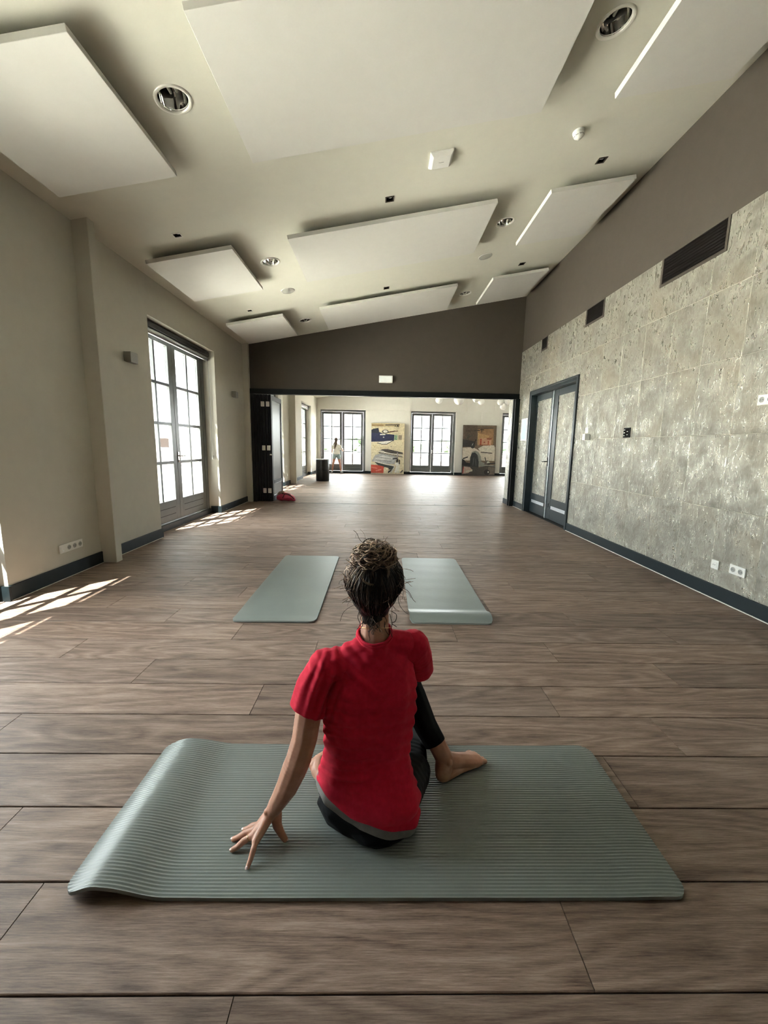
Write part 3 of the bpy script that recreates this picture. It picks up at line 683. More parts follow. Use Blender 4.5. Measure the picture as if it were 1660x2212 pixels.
def wall_bits():
    r = empty('wall_thermostat', (XR, 5.02, 1.51)); setp(r, 'small black control panel on tiled wall', 'control panel')
    MB().cbox(XR-0.014, XR, 4.955, 5.085, 1.45, 1.57, 0.003).build('body', 'black_frame', r, True)
    MB().box(XR-0.0152, XR-0.014, 4.965, 5.075, 1.46, 1.56).build('glass_face', 'vent_dark', r, True)
    for y, z in ((5.06, 1.545), (5.06, 1.51), (5.0, 1.525), (5.0, 1.485), (5.06, 1.475)): MB().box(XR-0.0162, XR-0.0152, y-0.012, y+0.012, z-0.004, z+0.004).build('symbol', 'white_plastic', r, True)
    r = empty('light_switch', (XR, 6.02, 1.575)); setp(r, 'flat square light switch beside double door', 'switch')
    MB().cbox(XR-0.010, XR, 5.975, 6.06, 1.535, 1.615, 0.003).build('plate', 'white_plastic', r, True); MB().cbox(XR-0.015, XR-0.010, 5.985, 6.05, 1.545, 1.605, 0.002).build('rocker', 'white_plastic', r, True)
    r = empty('card_reader', (XR, 5.97, 1.475)); setp(r, 'small white box protruding from tiled wall under light switch', 'wall box')
    MB().cbox(XR-0.075, XR, 5.925, 6.0, 1.43, 1.52, 0.004).build('housing', 'white_plastic', r, True); MB().box(XR-0.077, XR-0.075, 5.94, 5.985, 1.445, 1.505).build('face', 'led', r, True)
    r = empty('notice_sheet', (XR, 8.68, 1.69)); setp(r, 'pale blue notice board between double door and opening', 'notice')
    MB().box(XR-0.012, XR, 8.52, 8.86, 1.46, 1.91).build('backing', 'alu', r, True); MB().box(XR-0.0135, XR-0.012, 8.535, 8.845, 1.475, 1.895).build('sheet', 'paper', r, True)
    r = empty('exit_sign', (0.07, YF, 2.715)); setp(r, 'white emergency light box on brown gable wall', 'emergency light')
    MB().cbox(-0.08, 0.22, YF-0.055, YF, 2.64, 2.79, 0.008).build('housing', 'white_plastic', r, True); MB().cbox(-0.065, 0.205, YF-0.061, YF-0.055, 2.655, 2.775, 0.003).build('diffuser', 'led', r, True)
    for y, lab, z in ((5.02, 'box shaped grey wall lamp left of the large french window', 2.26), (8.44, 'box shaped grey wall lamp between french window and folding door', 2.25)):
        r = empty('wall_lamp', (XL, y, z)); setp(r, lab, 'wall lamp', 'box wall lamps')
        prof = [(0, -0.05), (0.03, -0.064), (0.085, -0.064), (0.085, 0.055), (0, 0.055)]
        vs = [(XL+a, y+s*0.07, z+b) for s in (-1, 1) for a, b in prof]
        MB().add(vs, [(0, 1, 2, 3, 4), (9, 8, 7, 6, 5)]+[(i, 5+i, 5+(i+1) % 5, (i+1) % 5) for i in range(5)]).build('housing', 'sconce_metal', r, True, bevel=0.005)
        MB().box(XL+0.015, XL+0.075, y-0.058, y+0.058, z+0.053, z+0.0575).build('diffuser', 'white_plastic', r, True)
        MB().box(XL, XL+0.005, y-0.05, y+0.05, z-0.045, z+0.05).build('back_plate', 'grey_plastic', r, True)
    for (a, b, z0, z1, lab) in ((3.835, 4.71, 3.045, 3.335, 'wide dark ventilation grille high on right wall'), (5.85, 6.36, 3.09, 3.335, 'medium dark ventilation grille above right wall tiles'), (7.77, 8.05, 3.11, 3.335, 'smallest dark ventilation grille near the brown corner')):
        r = empty('ventilation_grille', (XR, a, z0)); setp(r, lab, 'vent', 'dark wall vents')
        X = XR; f = 0.028
        MB().box(X-0.008, X+0.012, a, b, z0, z0+f).box(X-0.008, X+0.012, a, b, z1-f*.3, z1).box(X-0.008, X+0.012, a, a+f, z0+f, z1-f*.3).box(X-0.008, X+0.012, b-f, b, z0+f, z1-f*.3).build('frame', 'vent_frame', r, True)
        MB().box(X-0.001, X+0.012, a+f, b-f, z0+f, z1-f*.3).build('backing', 'vent_dark', r, True)
        n = 9
        for k in range(n):
            z = z0+f+(z1-z0-1.3*f)*(k+0.5)/n
            MB().add([(X-0.007, a+f, z-0.006), (X-0.007, b-f, z-0.006), (X-0.001, b-f, z+0.004), (X-0.001, a+f, z+0.004)], [(0, 1, 2, 3)]).build('slat', 'vent_dark', r, True)
wall_bits()

V = Vector
def ico(bmx, M, sub=2): bmesh.ops.create_icosphere(bmx, subdivisions=sub, radius=1.0, matrix=M)
class Blob:
    """union of many ellipsoids -> one continuous skin by voxel remesh"""
    def __init__(s): s.bm = bmesh.new()
    def ball(s, c, r, rot=None, sub=2):
        r = (r, r, r) if isinstance(r, (int, float)) else r
        ico(s.bm, Matrix.Translation(c) @ (rot.to_4x4() if rot is not None else Matrix()) @ Matrix.Diagonal((*r, 1)), sub); return s
    def chain(s, pts, step=0.3, sub=2):
        # pts: (pos, r) or (pos, ra, rb, side) ; spheres swept along
        P = []
        for p in pts:
            pos = Vector(p[0])
            if len(p) == 2: P.append((pos, p[1], p[1], Vector((1, 0, 0))))
            else: P.append((pos, p[1], p[2], Vector(p[3])))
        for (p0, a0, b0, s0), (p1, a1, b1, s1) in zip(P, P[1:]):
            d = (p1-p0).length; n = max(1, int(d/(step*min(a0, b0, a1, b1)))); t = (p1-p0).normalized() if d > 1e-6 else Vector((0, 0, 1))
            for k in range(n+1):
                f = k/n; a = a0+(a1-a0)*f; b = b0+(b1-b0)*f; sd = (s0.lerp(s1, f)); sd = (sd-t*sd.dot(t)); sd = sd.normalized() if sd.length > 1e-5 else t.orthogonal().normalized()
                nn = t.cross(sd); rot = Matrix((sd, nn, t)).transposed()
                s.ball(p0.lerp(p1, f), (a, b, min(a, b)), rot, sub)
        return s
    def build(s, name, mat, voxel=0.003, smooth=6, fac=0.5, parent=None, world=True):
        me = bpy.data.meshes.new(name); s.bm.to_mesh(me); s.bm.free()
        o = bpy.data.objects.new(name, me); COL.objects.link(o)
        m = o.modifiers.new('r', 'REMESH'); m.mode = 'VOXEL'; m.voxel_size = voxel; m.use_smooth_shade = True
        if smooth: q = o.modifiers.new('s', 'SMOOTH'); q.iterations = smooth; q.factor = fac
        dg = bpy.context.evaluated_depsgraph_get(); dg.update()
        me2 = bpy.data.meshes.new_from_object(o.evaluated_get(dg)); o.modifiers.clear(); o.data = me2; bpy.data.meshes.remove(me)
        me2.name = name; me2.materials.clear(); me2.materials.append(MATS[mat])
        me2.polygons.foreach_set('use_smooth', [True]*len(me2.polygons))
        if parent is not None: attach(o, parent, world)
        return o
def edit(o, fn):
    bm = bmesh.new(); bm.from_mesh(o.data); fn(bm); bm.to_mesh(o.data); bm.free(); o.data.update()

# ================================================================== FAR ROOM THINGS
def far_room():
    # drum table
    r = empty('drum_table', (-2.105, 14.72, 0)); setp(r, 'black drum shaped side table with pale top in far room', 'drum table')
    MB().lathe([(0.0, 0.0), (0.225, 0.0), (0.235, 0.02), (0.240, 0.40), (0.235, 0.745), (0.228, 0.76)], 40).build('body', 'drum_black', r)
    MB().lathe([(0.233, 0.755), (0.236, 0.765), (0.233, 0.78), (0.0, 0.782)], 40).build('top', 'white_alu', r)
    MB().lathe([(0.2405, 0.395), (0.2425, 0.40), (0.2405, 0.405)], 40).build('seam_band', 'black_frame', r)
    # pink bag
    root = empty('bag', (-2.16, 9.33, 0)); setp(root, 'slumped pink bag with beige cloth on top, beside folding door', 'bag')
    bb = Blob(); bb.chain([((-2.315, 9.34, .085), .085), ((-2.225, 9.33, .095), .095, .11, (0, 0, 1)), ((-2.115, 9.33, .085), .085, .095, (0, 0, 1)), ((-2.035, 9.33, .06), .06), ((-1.995, 9.33, .04), .04)], .3)
    ob = bb.build('bag_body', 'clog_pink', .007, 5, .5, root)
    def fb(bm):
        bm.normal_update()
        for v in bm.verts:
            v.co += v.normal*0.016*noise.noise(v.co*14); v.co.z = max(v.co.z, 0.002)
    edit(ob, fb)
    MB().tube([(-2.255, 9.255, .175), (-2.195, 9.245, .172), (-2.125, 9.245, .168), (-2.065, 9.255, .135), (-2.015, 9.265, .095), (-1.985, 9.28, .055)], .010, 8).build('zip_edge', 'canvas_dark', root, True)
    MB().tube([(-2.190, 9.235, .165), (-2.210, 9.215, .12), (-2.230, 9.225, .075)], .008, 8).build('strap', 'canvas_dark', root, True)
    cl = Blob(); cl.ball((-2.285, 9.31, .185), (.055, .05, .04)); cl.ball((-2.240, 9.30, .205), (.035, .04, .03)); cl.ball((-2.340, 9.31, .15), (.03, .04, .04))
    oc = cl.build('folded_cloth', 'clog_lining', .006, 4, .5, root)
    edit(oc, lambda bm: [setattr(v, 'co', v.co+V((0, 0, 1))*0.012*noise.noise(v.co*30)) for v in bm.verts])
    # globes
    for i, (x, y, z, rad) in enumerate([(1.98, 14.6, 2.90, 0.122), (2.40, 13.05, 2.76, 0.165), (3.36, 15.0, 3.02, 0.122), (3.58, 15.1, 2.94, 0.12), (4.27, 15.05, 2.93, 0.122), (4.48, 15.4, 2.80, 0.122), (4.53, 15.05, 2.97, 0.122)]):
        root = empty('globe_lamp', (x, y, z)); lab = ['leftmost small white globe pendant under far ceiling', 'largest white globe pendant, second from left', 'globe pendant partly behind its lower neighbour', 'globe pendant in front of another, above brown painting', 'pale globe pendant left of the jamb, upper one', 'lowest white globe pendant near the right jamb', 'rightmost globe pendant beside the tiled wall end'][i]
        setp(root, lab, 'pendant lamp', 'white globe pendants')
        MB().lathe([(rad*math.sin(t), -rad*math.cos(t)) for t in np.linspace(0.001, math.pi-0.15, 20)], 28).build('globe', 'globe_glass', root)
        MB().lathe([(0.0, rad+0.05), (0.03, rad+0.05), (0.035, rad-0.012), (0.0, rad-0.012)], 16).build('cap', 'grey_plastic', root)
        MB().tube([(0, 0, rad+0.05), (0, 0, ceil_z(x)-z)], 0.004, 6).build('cable', 'grey_plastic', root)
    # paintings
    def painting(x0, x1, h, label, base, polys, side):
        lean = 0.10
        root = empty('painting', ((x0+x1)/2, Y2-0.03-0.16, 0.0)); root.rotation_euler = (-math.atan2(0.105, h), 0, 0); setp(root, label, 'painting', 'large leaning canvases')
        w = x1-x0
        MB().box(-w/2, w/2, -0.04, 0.0, 0.004, h).build('canvas', side, root)
        m = MB(); cols = []
        def quadp(pts, col, k):
            y = -0.0405-0.0006*k
            m.add([((u-0.5)*w, y, v*h) for u, v in pts], [tuple(range(len(pts)))]); cols.append(col)
        quadp([(0.003, .003), (.997, .003), (.997, .997), (.003, .997)], base, 0)
        for k, (pts, col) in enumerate(polys): quadp(pts, col, k+1)
        o = m.build('painted_picture', 'paint', root)
        at = o.data.attributes.new('col', 'FLOAT_COLOR', 'FACE')
        for i, c in enumerate(cols): at.data[i].color = (*c, 1)
    def ell(cx, cy, rx, ry, n=18, a0=0, a1=2*math.pi): return [(cx+rx*math.cos(a0+(a1-a0)*i/n), cy+ry*math.sin(a0+(a1-a0)*i/n)) for i in range(n+(0 if a1-a0 > 6.2 else 1))]
    def bar(xa, ya, xb, yb, t):
        d = Vector((xb-xa, yb-ya)); nrm = Vector((-d.y, d.x)).normalized()*t/2
        return [(xa-nrm.x, ya-nrm.y), (xb-nrm.x, yb-nrm.y), (xb+nrm.x, yb+nrm.y), (xa+nrm.x, ya+nrm.y)]
    cream, tan, navy, blk, wht, red, grey, dk, grn = (.60, .53, .36), (.42, .33, .18), (.025, .03, .075), (.02, .02, .02), (.62, .60, .54), (.42, .06, .035), (.33, .33, .32), (.10, .09, .08), (.12, .24, .14)
    p1 = [([(.0, .93), (.85, .94), (.85, .99), (.0, .99)], tan), ([(.02, .94), (.36, .94), (.36, .97), (.02, .97)], (.30, .2, .1)), ([(.42, .955), (.84, .965), (.84, .985), (.42, .975)], dk),
          ([(.70, .93), (.72, .93), (.735, .96), (.715, .96)], blk), (bar(.76, .93, .79, .965, .018), blk), (bar(.82, .93, .79, .965, .018), blk), (bar(.775, .943, .808, .943, .01), blk),
          ([(.0, .63), (.68, .655), (.69, .78), (.42, .79), (.34, .80), (.22, .83), (.20, .89), (.0, .87)], navy), ([(.0, .86), (.05, .885), (.21, .905), (.23, .84), (.2, .80), (.0, .81)], (.02, .025, .04)),
          (ell(.42, .835, .10, .04), dk), (ell(.42, .838, .065, .026), wht), (bar(.5, .822, .72, .85, .02), blk), (bar(.55, .835, .8, .852, .014), (.10, .04, .03)), (bar(.26, .775, .42, .78, .022), wht),
          ([(.18, .615), (.30, .59), (.45, .592), (.60, .63), (.64, .665), (.40, .648)], wht), (bar(.18, .61, .33, .587, .012), blk), (bar(.33, .587, .47, .59, .012), blk), (bar(.47, .59, .64, .655, .012), blk), (ell(.37, .725, .025, .01), wht),
          ([(.68, .67), (.79, .68), (.79, .775), (.69, .775)], (.28, .36, .26)), (bar(.71, .75, .75, .75, .02), grn), (bar(.755, .74, .72, .70, .018), grn), (bar(.71, .69, .77, .69, .018), grn), ([(.82, .68), (.92, .68), (.92, .77), (.82, .77)], (.26, .22, .17)),
          (bar(.05, .565, .12, .54, .01), tan), (bar(.10, .53, .16, .57, .01), tan), (bar(.60, .535, .60, .56, .014), dk), (bar(.65, .54, .66, .562, .01), tan), (bar(.1, .51, .5, .515, .006), tan),
          ([(.24, .46), (.34, .49), (.50, .495), (.96, .43), (.96, .40), (.62, .41), (.40, .44)], (.07, .06, .055)), (bar(.26, .47, .40, .445, .01), wht), ([(.22, .435), (.96, .36), (.96, .375), (.24, .45)], wht), (bar(.22, .43, .96, .352, .008), blk), (bar(.24, .415, .96, .335, .008), blk),
          ([(.02, .25), (.12, .37), (.30, .41), (.72, .36), (.78, .33), (.72, .20), (.40, .20)], grey), ([(.10, .30), (.35, .37), (.66, .33), (.60, .27), (.3, .28)], (.48, .47, .44)), (bar(.12, .34, .6, .30, .01), (.2, .2, .19)), (bar(.18, .27, .62, .25, .008), (.2, .2, .19)),
          ([(.10, .24), (.40, .19), (.70, .155), (.66, .08), (.40, .115), (.24, .16)], (.05, .055, .05)), (bar(.1, .25, .7, .16, .014), wht),
          ([(.0, .02), (.38, .02), (.39, .15), (.2, .175), (.0, .18)], red), (bar(.02, .13, .2, .11, .02), (.55, .16, .12)), (bar(.15, .06, .32, .09, .03), (.55, .16, .12)), ([(.38, .02), (.52, .02), (.54, .12), (.4, .14)], cream),
          (bar(.80, .43, .80, .30, .03), (.3, .28, .28)), (bar(.80, .32, .66, .30, .022), blk), (bar(.80, .30, .78, .20, .045), blk), (ell(.80, .20, .07, .035), wht), (bar(.86, .29, .86, .2, .03), blk), (bar(.74, .03, .82, .18, .06), wht), (bar(.83, .02, .84, .18, .07), (.6, .58, .48)), (bar(.6, .02, .72, .15, .03), (.45, .44, .4)), (bar(.52, .03, .62, .08, .03), blk), (bar(.90, .02, .9, .19, .05), cream), (bar(.9, .03, .97, .08, .03), dk)]
    painting(-0.475, 1.045, 2.31, 'canvas of blue and silver propeller planes on cream, leaning on wall', cream, p1, 'canvas_side')
    br, br2, og = (.155, .115, .08), (.10, .075, .055), (.36, .16, .07)
    p2 = [([(.0, .6), (.42, .6), (.42, .99), (.0, .99)], br2), ([(.44, .62), (.92, .62), (.92, .93), (.44, .93)], (.26, .15, .075)), (bar(.05, .93, .9, .95, .025), br2), (bar(.08, .88, .5, .90, .02), (.07, .05, .04)),
          (bar(.56, .86, .56, .93, .016), blk), (bar(.51, .912, .62, .912, .016), blk), ([(.46, .73), (.75, .75), (.80, .80), (.46, .84)], (.36, .22, .10)),
          ([(.48, .60), (.86, .60), (.86, .745), (.5, .745)], (.42, .24, .15)), (bar(.54, .61, .54, .735, .045), (.30, .06, .03)), (ell(.65, .665, .022, .016), (.25, .06, .03)), (bar(.72, .735, .86, .735, .03), (.2, .06, .03)), (bar(.77, .625, .77, .70, .035), (.32, .08, .04)), (bar(.5, .61, .82, .61, .018), (.2, .06, .03)), (bar(.46, .6, .46, .85, .01), (.55, .42, .2)),
          (bar(.08, .70, .2, .82, .015), (.06, .06, .05)), (bar(.16, .70, .14, .84, .015), (.06, .06, .05)), (bar(.12, .74, .28, .80, .015), (.06, .06, .05)), ([(.0, .57), (.30, .57), (.34, .68), (.2, .70), (.0, .72)], (.045, .04, .04)),
          ([(.0, .30), (.0, .55), (.30, .57), (.5, .5), (.62, .56), (.98, .58), (.98, .30)], (.50, .45, .38)), ([(.46, .54), (.62, .60), (.95, .61), (.98, .52), (.8, .46), (.55, .48)], (.52, .49, .42)), (bar(.55, .47, .9, .45, .02), (.1, .09, .08)),
          (ell(.30, .60, .07, .06), (.05, .05, .05)), (bar(.33, .62, .39, .72, .02), blk), (bar(.28, .60, .31, .64, .01), wht),
          ([(.25, .18), (.24, .36), (.28, .46), (.38, .50), (.48, .47), (.56, .38), (.58, .28), (.70, .25), (.72, .18)], (.22, .23, .20)), ([(.24, .14), (.24, .36), (.29, .45), (.38, .46), (.46, .41), (.50, .28), (.50, .12)], (.035, .037, .037)), (bar(.33, .2, .35, .36, .02), (.10, .1, .1)), (bar(.42, .2, .40, .34, .02), (.08, .08, .08)),
          ([(.0, .12), (.0, .33), (.06, .31), (.12, .26), (.25, .245), (.25, .12)], blk), (bar(.02, .335, .17, .37, .022), blk), (bar(.68, .37, .74, .25, .022), blk), (ell(.76, .245, .085, .06), dk), (ell(.79, .262, .045, .03), (.4, .4, .33)), (bar(.76, .24, 1.0, .255, .022), blk),
          ([(.0, .0), (1, .0), (1, .22), (.8, .215), (.5, .16), (.2, .19), (.0, .2)], (.06, .052, .047)), ([(.02, .03), (.06, .18), (.24, .165), (.33, .11), (.2, .05)], (.40, .30, .24)), (bar(.03, .04, .05, .17, .03), (.3, .06, .05)), (bar(.12, .08, .32, .10, .03), (.45, .42, .33)),
          ([(.78, .03), (1, .03), (1, .17), (.80, .18)], (.13, .11, .09)), (ell(.76, .07, .09, .055), blk), (ell(.80, .075, .018, .018), wht), (bar(.7, .21, 1, .2, .012), (.4, .38, .33))]
    painting(3.735, 5.27, 2.30, 'canvas of a warplane on tarmac in browns, leaning on wall', br, p2, 'canvas_dark')
far_room()

# ================================================================== MATS
def yoga_mat(name, label, X0, X1, Y0, Y1, lift, ridges, along, th=0.011, seed=0):
    # local: u along length (0..L), v across ; z from lift(u,v)
    L = (X1-X0) if along == 'x' else (Y1-Y0); Wd = (Y1-Y0) if along == 'x' else (X1-X0)
    nr = int(Wd/0.0102) if ridges else 24
    nv = nr*4 if ridges else 40; nu = 120
    rc = 0.045
    def top(i, j):
        u = L*i/nu; v = Wd*j/nv
        # rounded corners: pull the ends in
        dv = min(v, Wd-v); cut = 0.0
        if dv < rc: cut = rc-math.sqrt(max(0, rc*rc-(rc-dv)**2))
        u = cut+(L-2*cut)*i/nu
        z = lift(u, v, L, Wd)
        rz = (0.0014, 0.0010, -0.0022, 0.0010)[j % 4] if ridges else 0.0004*noise.noise(Vector((u*40, v*40, seed)))
        return u, v, z, rz
    vs = []; fs = []
    for layer in (1, 0):
        for i in range(nu+1):
            for j in range(nv+1):
                u, v, z, rz = top(i, j)
                zz = z+(th+rz if layer else 0.0)
                p = (X0+u, Y0+v, zz) if along == 'x' else (X0+v, Y0+u, zz)
                vs.append(p)
    N = (nu+1)*(nv+1)
    for i in range(nu):
        for j in range(nv):
            a = i*(nv+1)+j; q = (a, a+nv+1, a+nv+2, a+1)
            if along != 'x': q = q[::-1]
            fs.append(q); fs.append(tuple(N+k for k in reversed(q)))
    def wall(a, b): fs.append((a, b, N+b, N+a) if along == 'x' else (b, a, N+a, N+b))
    for j in range(nv): wall(j, j+1) ; wall(nu*(nv+1)+j+1, nu*(nv+1)+j)
    for i in range(nu): wall((i+1)*(nv+1), i*(nv+1)); wall(i*(nv+1)+nv, (i+1)*(nv+1)+nv)
    o = MB().add(vs, fs, True).build(name, 'mat_foam'); setp(o, label, 'yoga mat', 'grey-green exercise mats')
    me = o.data
    at = me.attributes.new('sharp_edge', 'BOOLEAN', 'EDGE')
    vals = [False]*len(me.edges)
    for k, e in enumerate(me.edges):
        a, b = e.vertices
        ia, ib = a % N, b % N
        rim = lambda q: (q//(nv+1) in (0, nu)) or (q % (nv+1) in (0, nv))
        if (a < N) == (b < N) and rim(ia) and rim(ib): vals[k] = True
    at.data.foreach_set('value', vals)
    return o
def lift_main(u, v, L, Wd):
    d = u
    hump = 0.034*sm(d/0.10)*sm((0.29-d)/0.18) if d < 0.29 else 0.0
    tip = 0.011*sm((0.14-d)/0.14)
    far = 1.0-0.25*v/Wd
    wob = 0.0022*math.sin(v*9+u*7)*sm((0.8-u)/0.5)+0.003*sm((L-u)/0.06)*sm((u-L+0.22)/0.12)
    return 0.0012+(hump+tip)*far+max(0, wob)
yoga_mat('yoga_mat', 'ribbed grey-green mat under the seated woman, left end humped up', -0.893, 0.927, 0.985, 1.592, lift_main, True, 'x')
def lift_flat(u, v, L, Wd): return 0.0012+0.006*sm((0.12-u)/0.12)+0.004*sm((0.1-v)/0.1)*sm((u-0.2)/0.3)
def lift_roll(u, v, L, Wd):
    hump = 0.034*sm(u/0.10)*sm((0.26-u)/0.15) if u < 0.26 else 0
    return 0.0012+hump+0.0009*(0.5+0.5*math.sin(u*26+v*2))*sm((L-u)/0.3)
m2 = yoga_mat('yoga_mat', 'smooth grey-green mat lying flat, left of the woman\'s head', -1.062, -0.443, 2.835, 4.64, lift_flat, False, 'y', seed=3); m2.rotation_euler = (0, 0, R(0.4)); m2.location = (0.0, 0.0, 0)
m3 = yoga_mat('yoga_mat', 'smooth grey-green mat with rolled near edge, right of the woman\'s head', 0.212, 0.835, 2.845, 4.605, lift_roll, False, 'y', seed=5); m3.rotation_euler = (0, 0, R(-0.7)); m3.location = (-0.015, 0, 0)

# ================================================================== PEOPLE
# ---- woman: joint positions
SHL, SHR = V((-0.172, 1.248, 0.575)), V((0.122, 1.345, 0.600))
ARM = [V((-0.205, 1.238, 0.515)), V((-0.226, 1.225, 0.426)), V((-0.236, 1.203, 0.350)), V((-0.254, 1.185, 0.288)), V((-0.292, 1.180, 0.192)), V((-0.344, 1.186, 0.092))]
def torso_pts(k=0.0, ktop=None):
    # centre, half width, half depth, side axis
    rows = [(-0.032, 1.226, 0.070, 0.186, 0.104, -20), (-0.034, 1.230, 0.13, 0.186, 0.104, -18), (-0.036, 1.240, 0.20, 0.163, 0.096, -11), (-0.035, 1.250, 0.26, 0.148, 0.092, -4),
            (-0.028, 1.260, 0.34, 0.152, 0.094, 3), (-0.024, 1.270, 0.42, 0.160, 0.098, 9), (-0.021, 1.281, 0.50, 0.158, 0.096, 14), (-0.018, 1.290, 0.56, 0.142, 0.082, 17), (-0.016, 1.294, 0.60, 0.105, 0.062, 17)]
    return [((x, y, z), a+k, b+k, (math.cos(R(w)), math.sin(R(w)), 0)) for x, y, z, a, b, w in rows]
def build_woman():
    root = empty('person', (-0.03, 1.24, 0.0)); setp(root, 'woman seated on ribbed mat, back to camera, red T-shirt, messy bun', 'person')
    # ---------- body (skin)
    B = Blob()
    B.chain(torso_pts(-0.012), 0.35)
    B.chain([(SHL+V((0.05, 0.01, 0.0)), 0.042), (SHL, 0.046), (ARM[0], 0.048), (ARM[1], 0.045), (ARM[2], 0.043), (ARM[3], 0.0425), (ARM[3].lerp(ARM[4], 0.35), 0.0425), (ARM[4], 0.037), (ARM[4].lerp(ARM[5], 0.6), 0.029), (ARM[5], 0.0265, 0.0225, (0.4, 0.9, 0.2))], 0.25)
    B.ball(ARM[3]+V((-0.006, -0.028, -0.006)), (0.017, 0.015, 0.02)); B.ball(ARM[3]+V((0.030, -0.006, 0.004)), (0.014, 0.014, 0.016))
    B.ball(ARM[5]+V((-0.014, -0.012, 0.012)), 0.011)
    # palm and fingers of the planted hand
    Wr = ARM[5]
    MCP = [V((-0.379, 1.181, 0.052)), V((-0.390, 1.158, 0.056)), V((-0.391, 1.136, 0.056)), V((-0.380, 1.118, 0.052))]     # index .. little
    PIP = [V((-0.412, 1.186, 0.036)), V((-0.429, 1.157, 0.038)), V((-0.422, 1.131, 0.040)), V((-0.380, 1.098, 0.047))]
    DIP = [V((-0.427, 1.188, 0.024)), V((-0.449, 1.157, 0.024)), V((-0.440, 1.125, 0.025)), V((-0.384, 1.081, 0.030))]
    TIP = [V((-0.440, 1.189, 0.0195)), V((-0.464, 1.156, 0.0195)), V((-0.455, 1.120, 0.0195)), V((-0.389, 1.067, 0.0195))]
    for i, m in enumerate(MCP):
        a = Wr+V((-0.008, 0.010-0.008*i, -0.006))
        B.chain([(a, 0.0175), (a.lerp(m, 0.5), 0.0160), (m, 0.0125)], 0.25)
    for i in range(4):
        r = [0.0104, 0.0106, 0.0102, 0.0094][i]
        B.chain([(MCP[i], r*1.15), (MCP[i].lerp(PIP[i], 0.5), r*0.98), (PIP[i], r*1.04), (DIP[i], r*0.92), (TIP[i], r*0.80)], 0.2)
    TH = [Wr+V((0.012, 0.004, -0.012)), V((-0.324, 1.170, 0.058)), V((-0.309, 1.160, 0.038)), V((-0.296, 1.156, 0.0195))]
    B.chain([(TH[0], 0.020), (TH[1], 0.0155), (TH[2], 0.0122), (TH[3], 0.0100)], 0.2)
    # right arm, reaching forward round the raised knee
    RA = [SHR+V((-0.04, -0.01, 0.0)), SHR, V((0.150, 1.40, 0.50)), V((0.160, 1.49, 0.42)), V((0.12, 1.62, 0.43)), V((0.0, 1.685, 0.47)), V((-0.045, 1.66, 0.47))]
    B.chain(list(zip(RA, [0.05, 0.048, 0.042, 0.037, 0.030, 0.021, 0.018])), 0.25)
    for k in range(4):
        b = V((-0.05, 1.655, 0.495-0.018*k)); B.chain([(V((-0.035, 1.665, 0.488-0.014*k)), 0.010), (b+V((-0.02, -0.02, 0)), 0.0085), (b+V((-0.025, -0.055, -0.004)), 0.0072)], 0.25)
    B.chain([(V((-0.02, 1.67, 0.49)), 0.010), (V((-0.04, 1.645, 0.525)), 0.008), (V((-0.05, 1.62, 0.535)), 0.0075)], 0.25)
    # neck and head
    B.chain([((-0.016, 1.292, 0.58), 0.062), ((-0.014, 1.296, 0.635), 0.053), ((-0.013, 1.304, 0.70), 0.0495), ((-0.015, 1.318, 0.76), 0.052)], 0.25)
    B.chain([((-0.10, 1.262, 0.585), 0.034), ((-0.05, 1.28, 0.612), 0.036), ((-0.015, 1.29, 0.625), 0.042), ((0.03, 1.305, 0.622), 0.036), ((0.085, 1.325, 0.606), 0.034)], 0.3)
    HC = V((-0.018, 1.335, 0.832))
    B.ball(HC+V((0, 0, 0.012)), (0.074, 0.090, 0.090), sub=3); B.ball(HC+V((0, 0.035, -0.045)), (0.060, 0.062, 0.072), sub=3); B.ball(HC+V((0, 0.062, -0.085)), (0.038, 0.034, 0.028))
    B.chain([(HC+V((0, 0.094, 0.010)), 0.010), (HC+V((0, 0.108, -0.020)), 0.011), (HC+V((0, 0.106, -0.026)), 0.013)], 0.3)      # nose
    for s in (-1, 1):
        B.ball(HC+V((s*0.028, 0.078, 0.018)), (0.020, 0.012, 0.009)); B.ball(HC+V((s*0.034, 0.072, -0.03)), (0.022, 0.018, 0.018))
        B.ball(HC+V((s*0.076, 0.008, -0.020)), (0.009, 0.018, 0.030), Matrix.Rotation(R(12), 3, 'X')); B.ball(HC+V((s*0.074, 0.006, -0.045)), (0.007, 0.010, 0.012))
        B.ball(HC+V((s*0.010, 0.095, -0.058)), (0.016, 0.008, 0.005))
    B.ball(HC+V((0, 0.094, -0.066)), (0.019, 0.009, 0.006))
    # planted foot (toes to the right) and ankle
    AK = V((0.268, 1.432, 0.085))
    B.chain([((0.216, 1.440, 0.178), 0.034), ((0.240, 1.434, 0.140), 0.036), (AK, 0.036), ((0.262, 1.415, 0.05), 0.034), ((0.258, 1.402, 0.043), 0.030)], 0.25)
    B.chain([((0.285, 1.440, 0.070), 0.036, 0.032, (-0.5, 0.8, 0)), ((0.330, 1.462, 0.052), 0.036, 0.026, (-0.5, 0.8, 0)), ((0.385, 1.485, 0.037), 0.040, 0.020, (-0.5, 0.8, 0)), ((0.415, 1.497, 0.032), 0.040, 0.016, (-0.5, 0.8, 0))], 0.25)
    B.chain([((0.268, 1.41, 0.032), 0.026), ((0.33, 1.443, 0.030), 0.020), ((0.40, 1.472, 0.028), 0.0165)], 0.25)
    B.ball(AK+V((0.016, -0.028, 0.004)), 0.013)
    ax = V((0.86, 0.46, 0)).normalized(); sdv = V((-0.46, 0.86, 0))
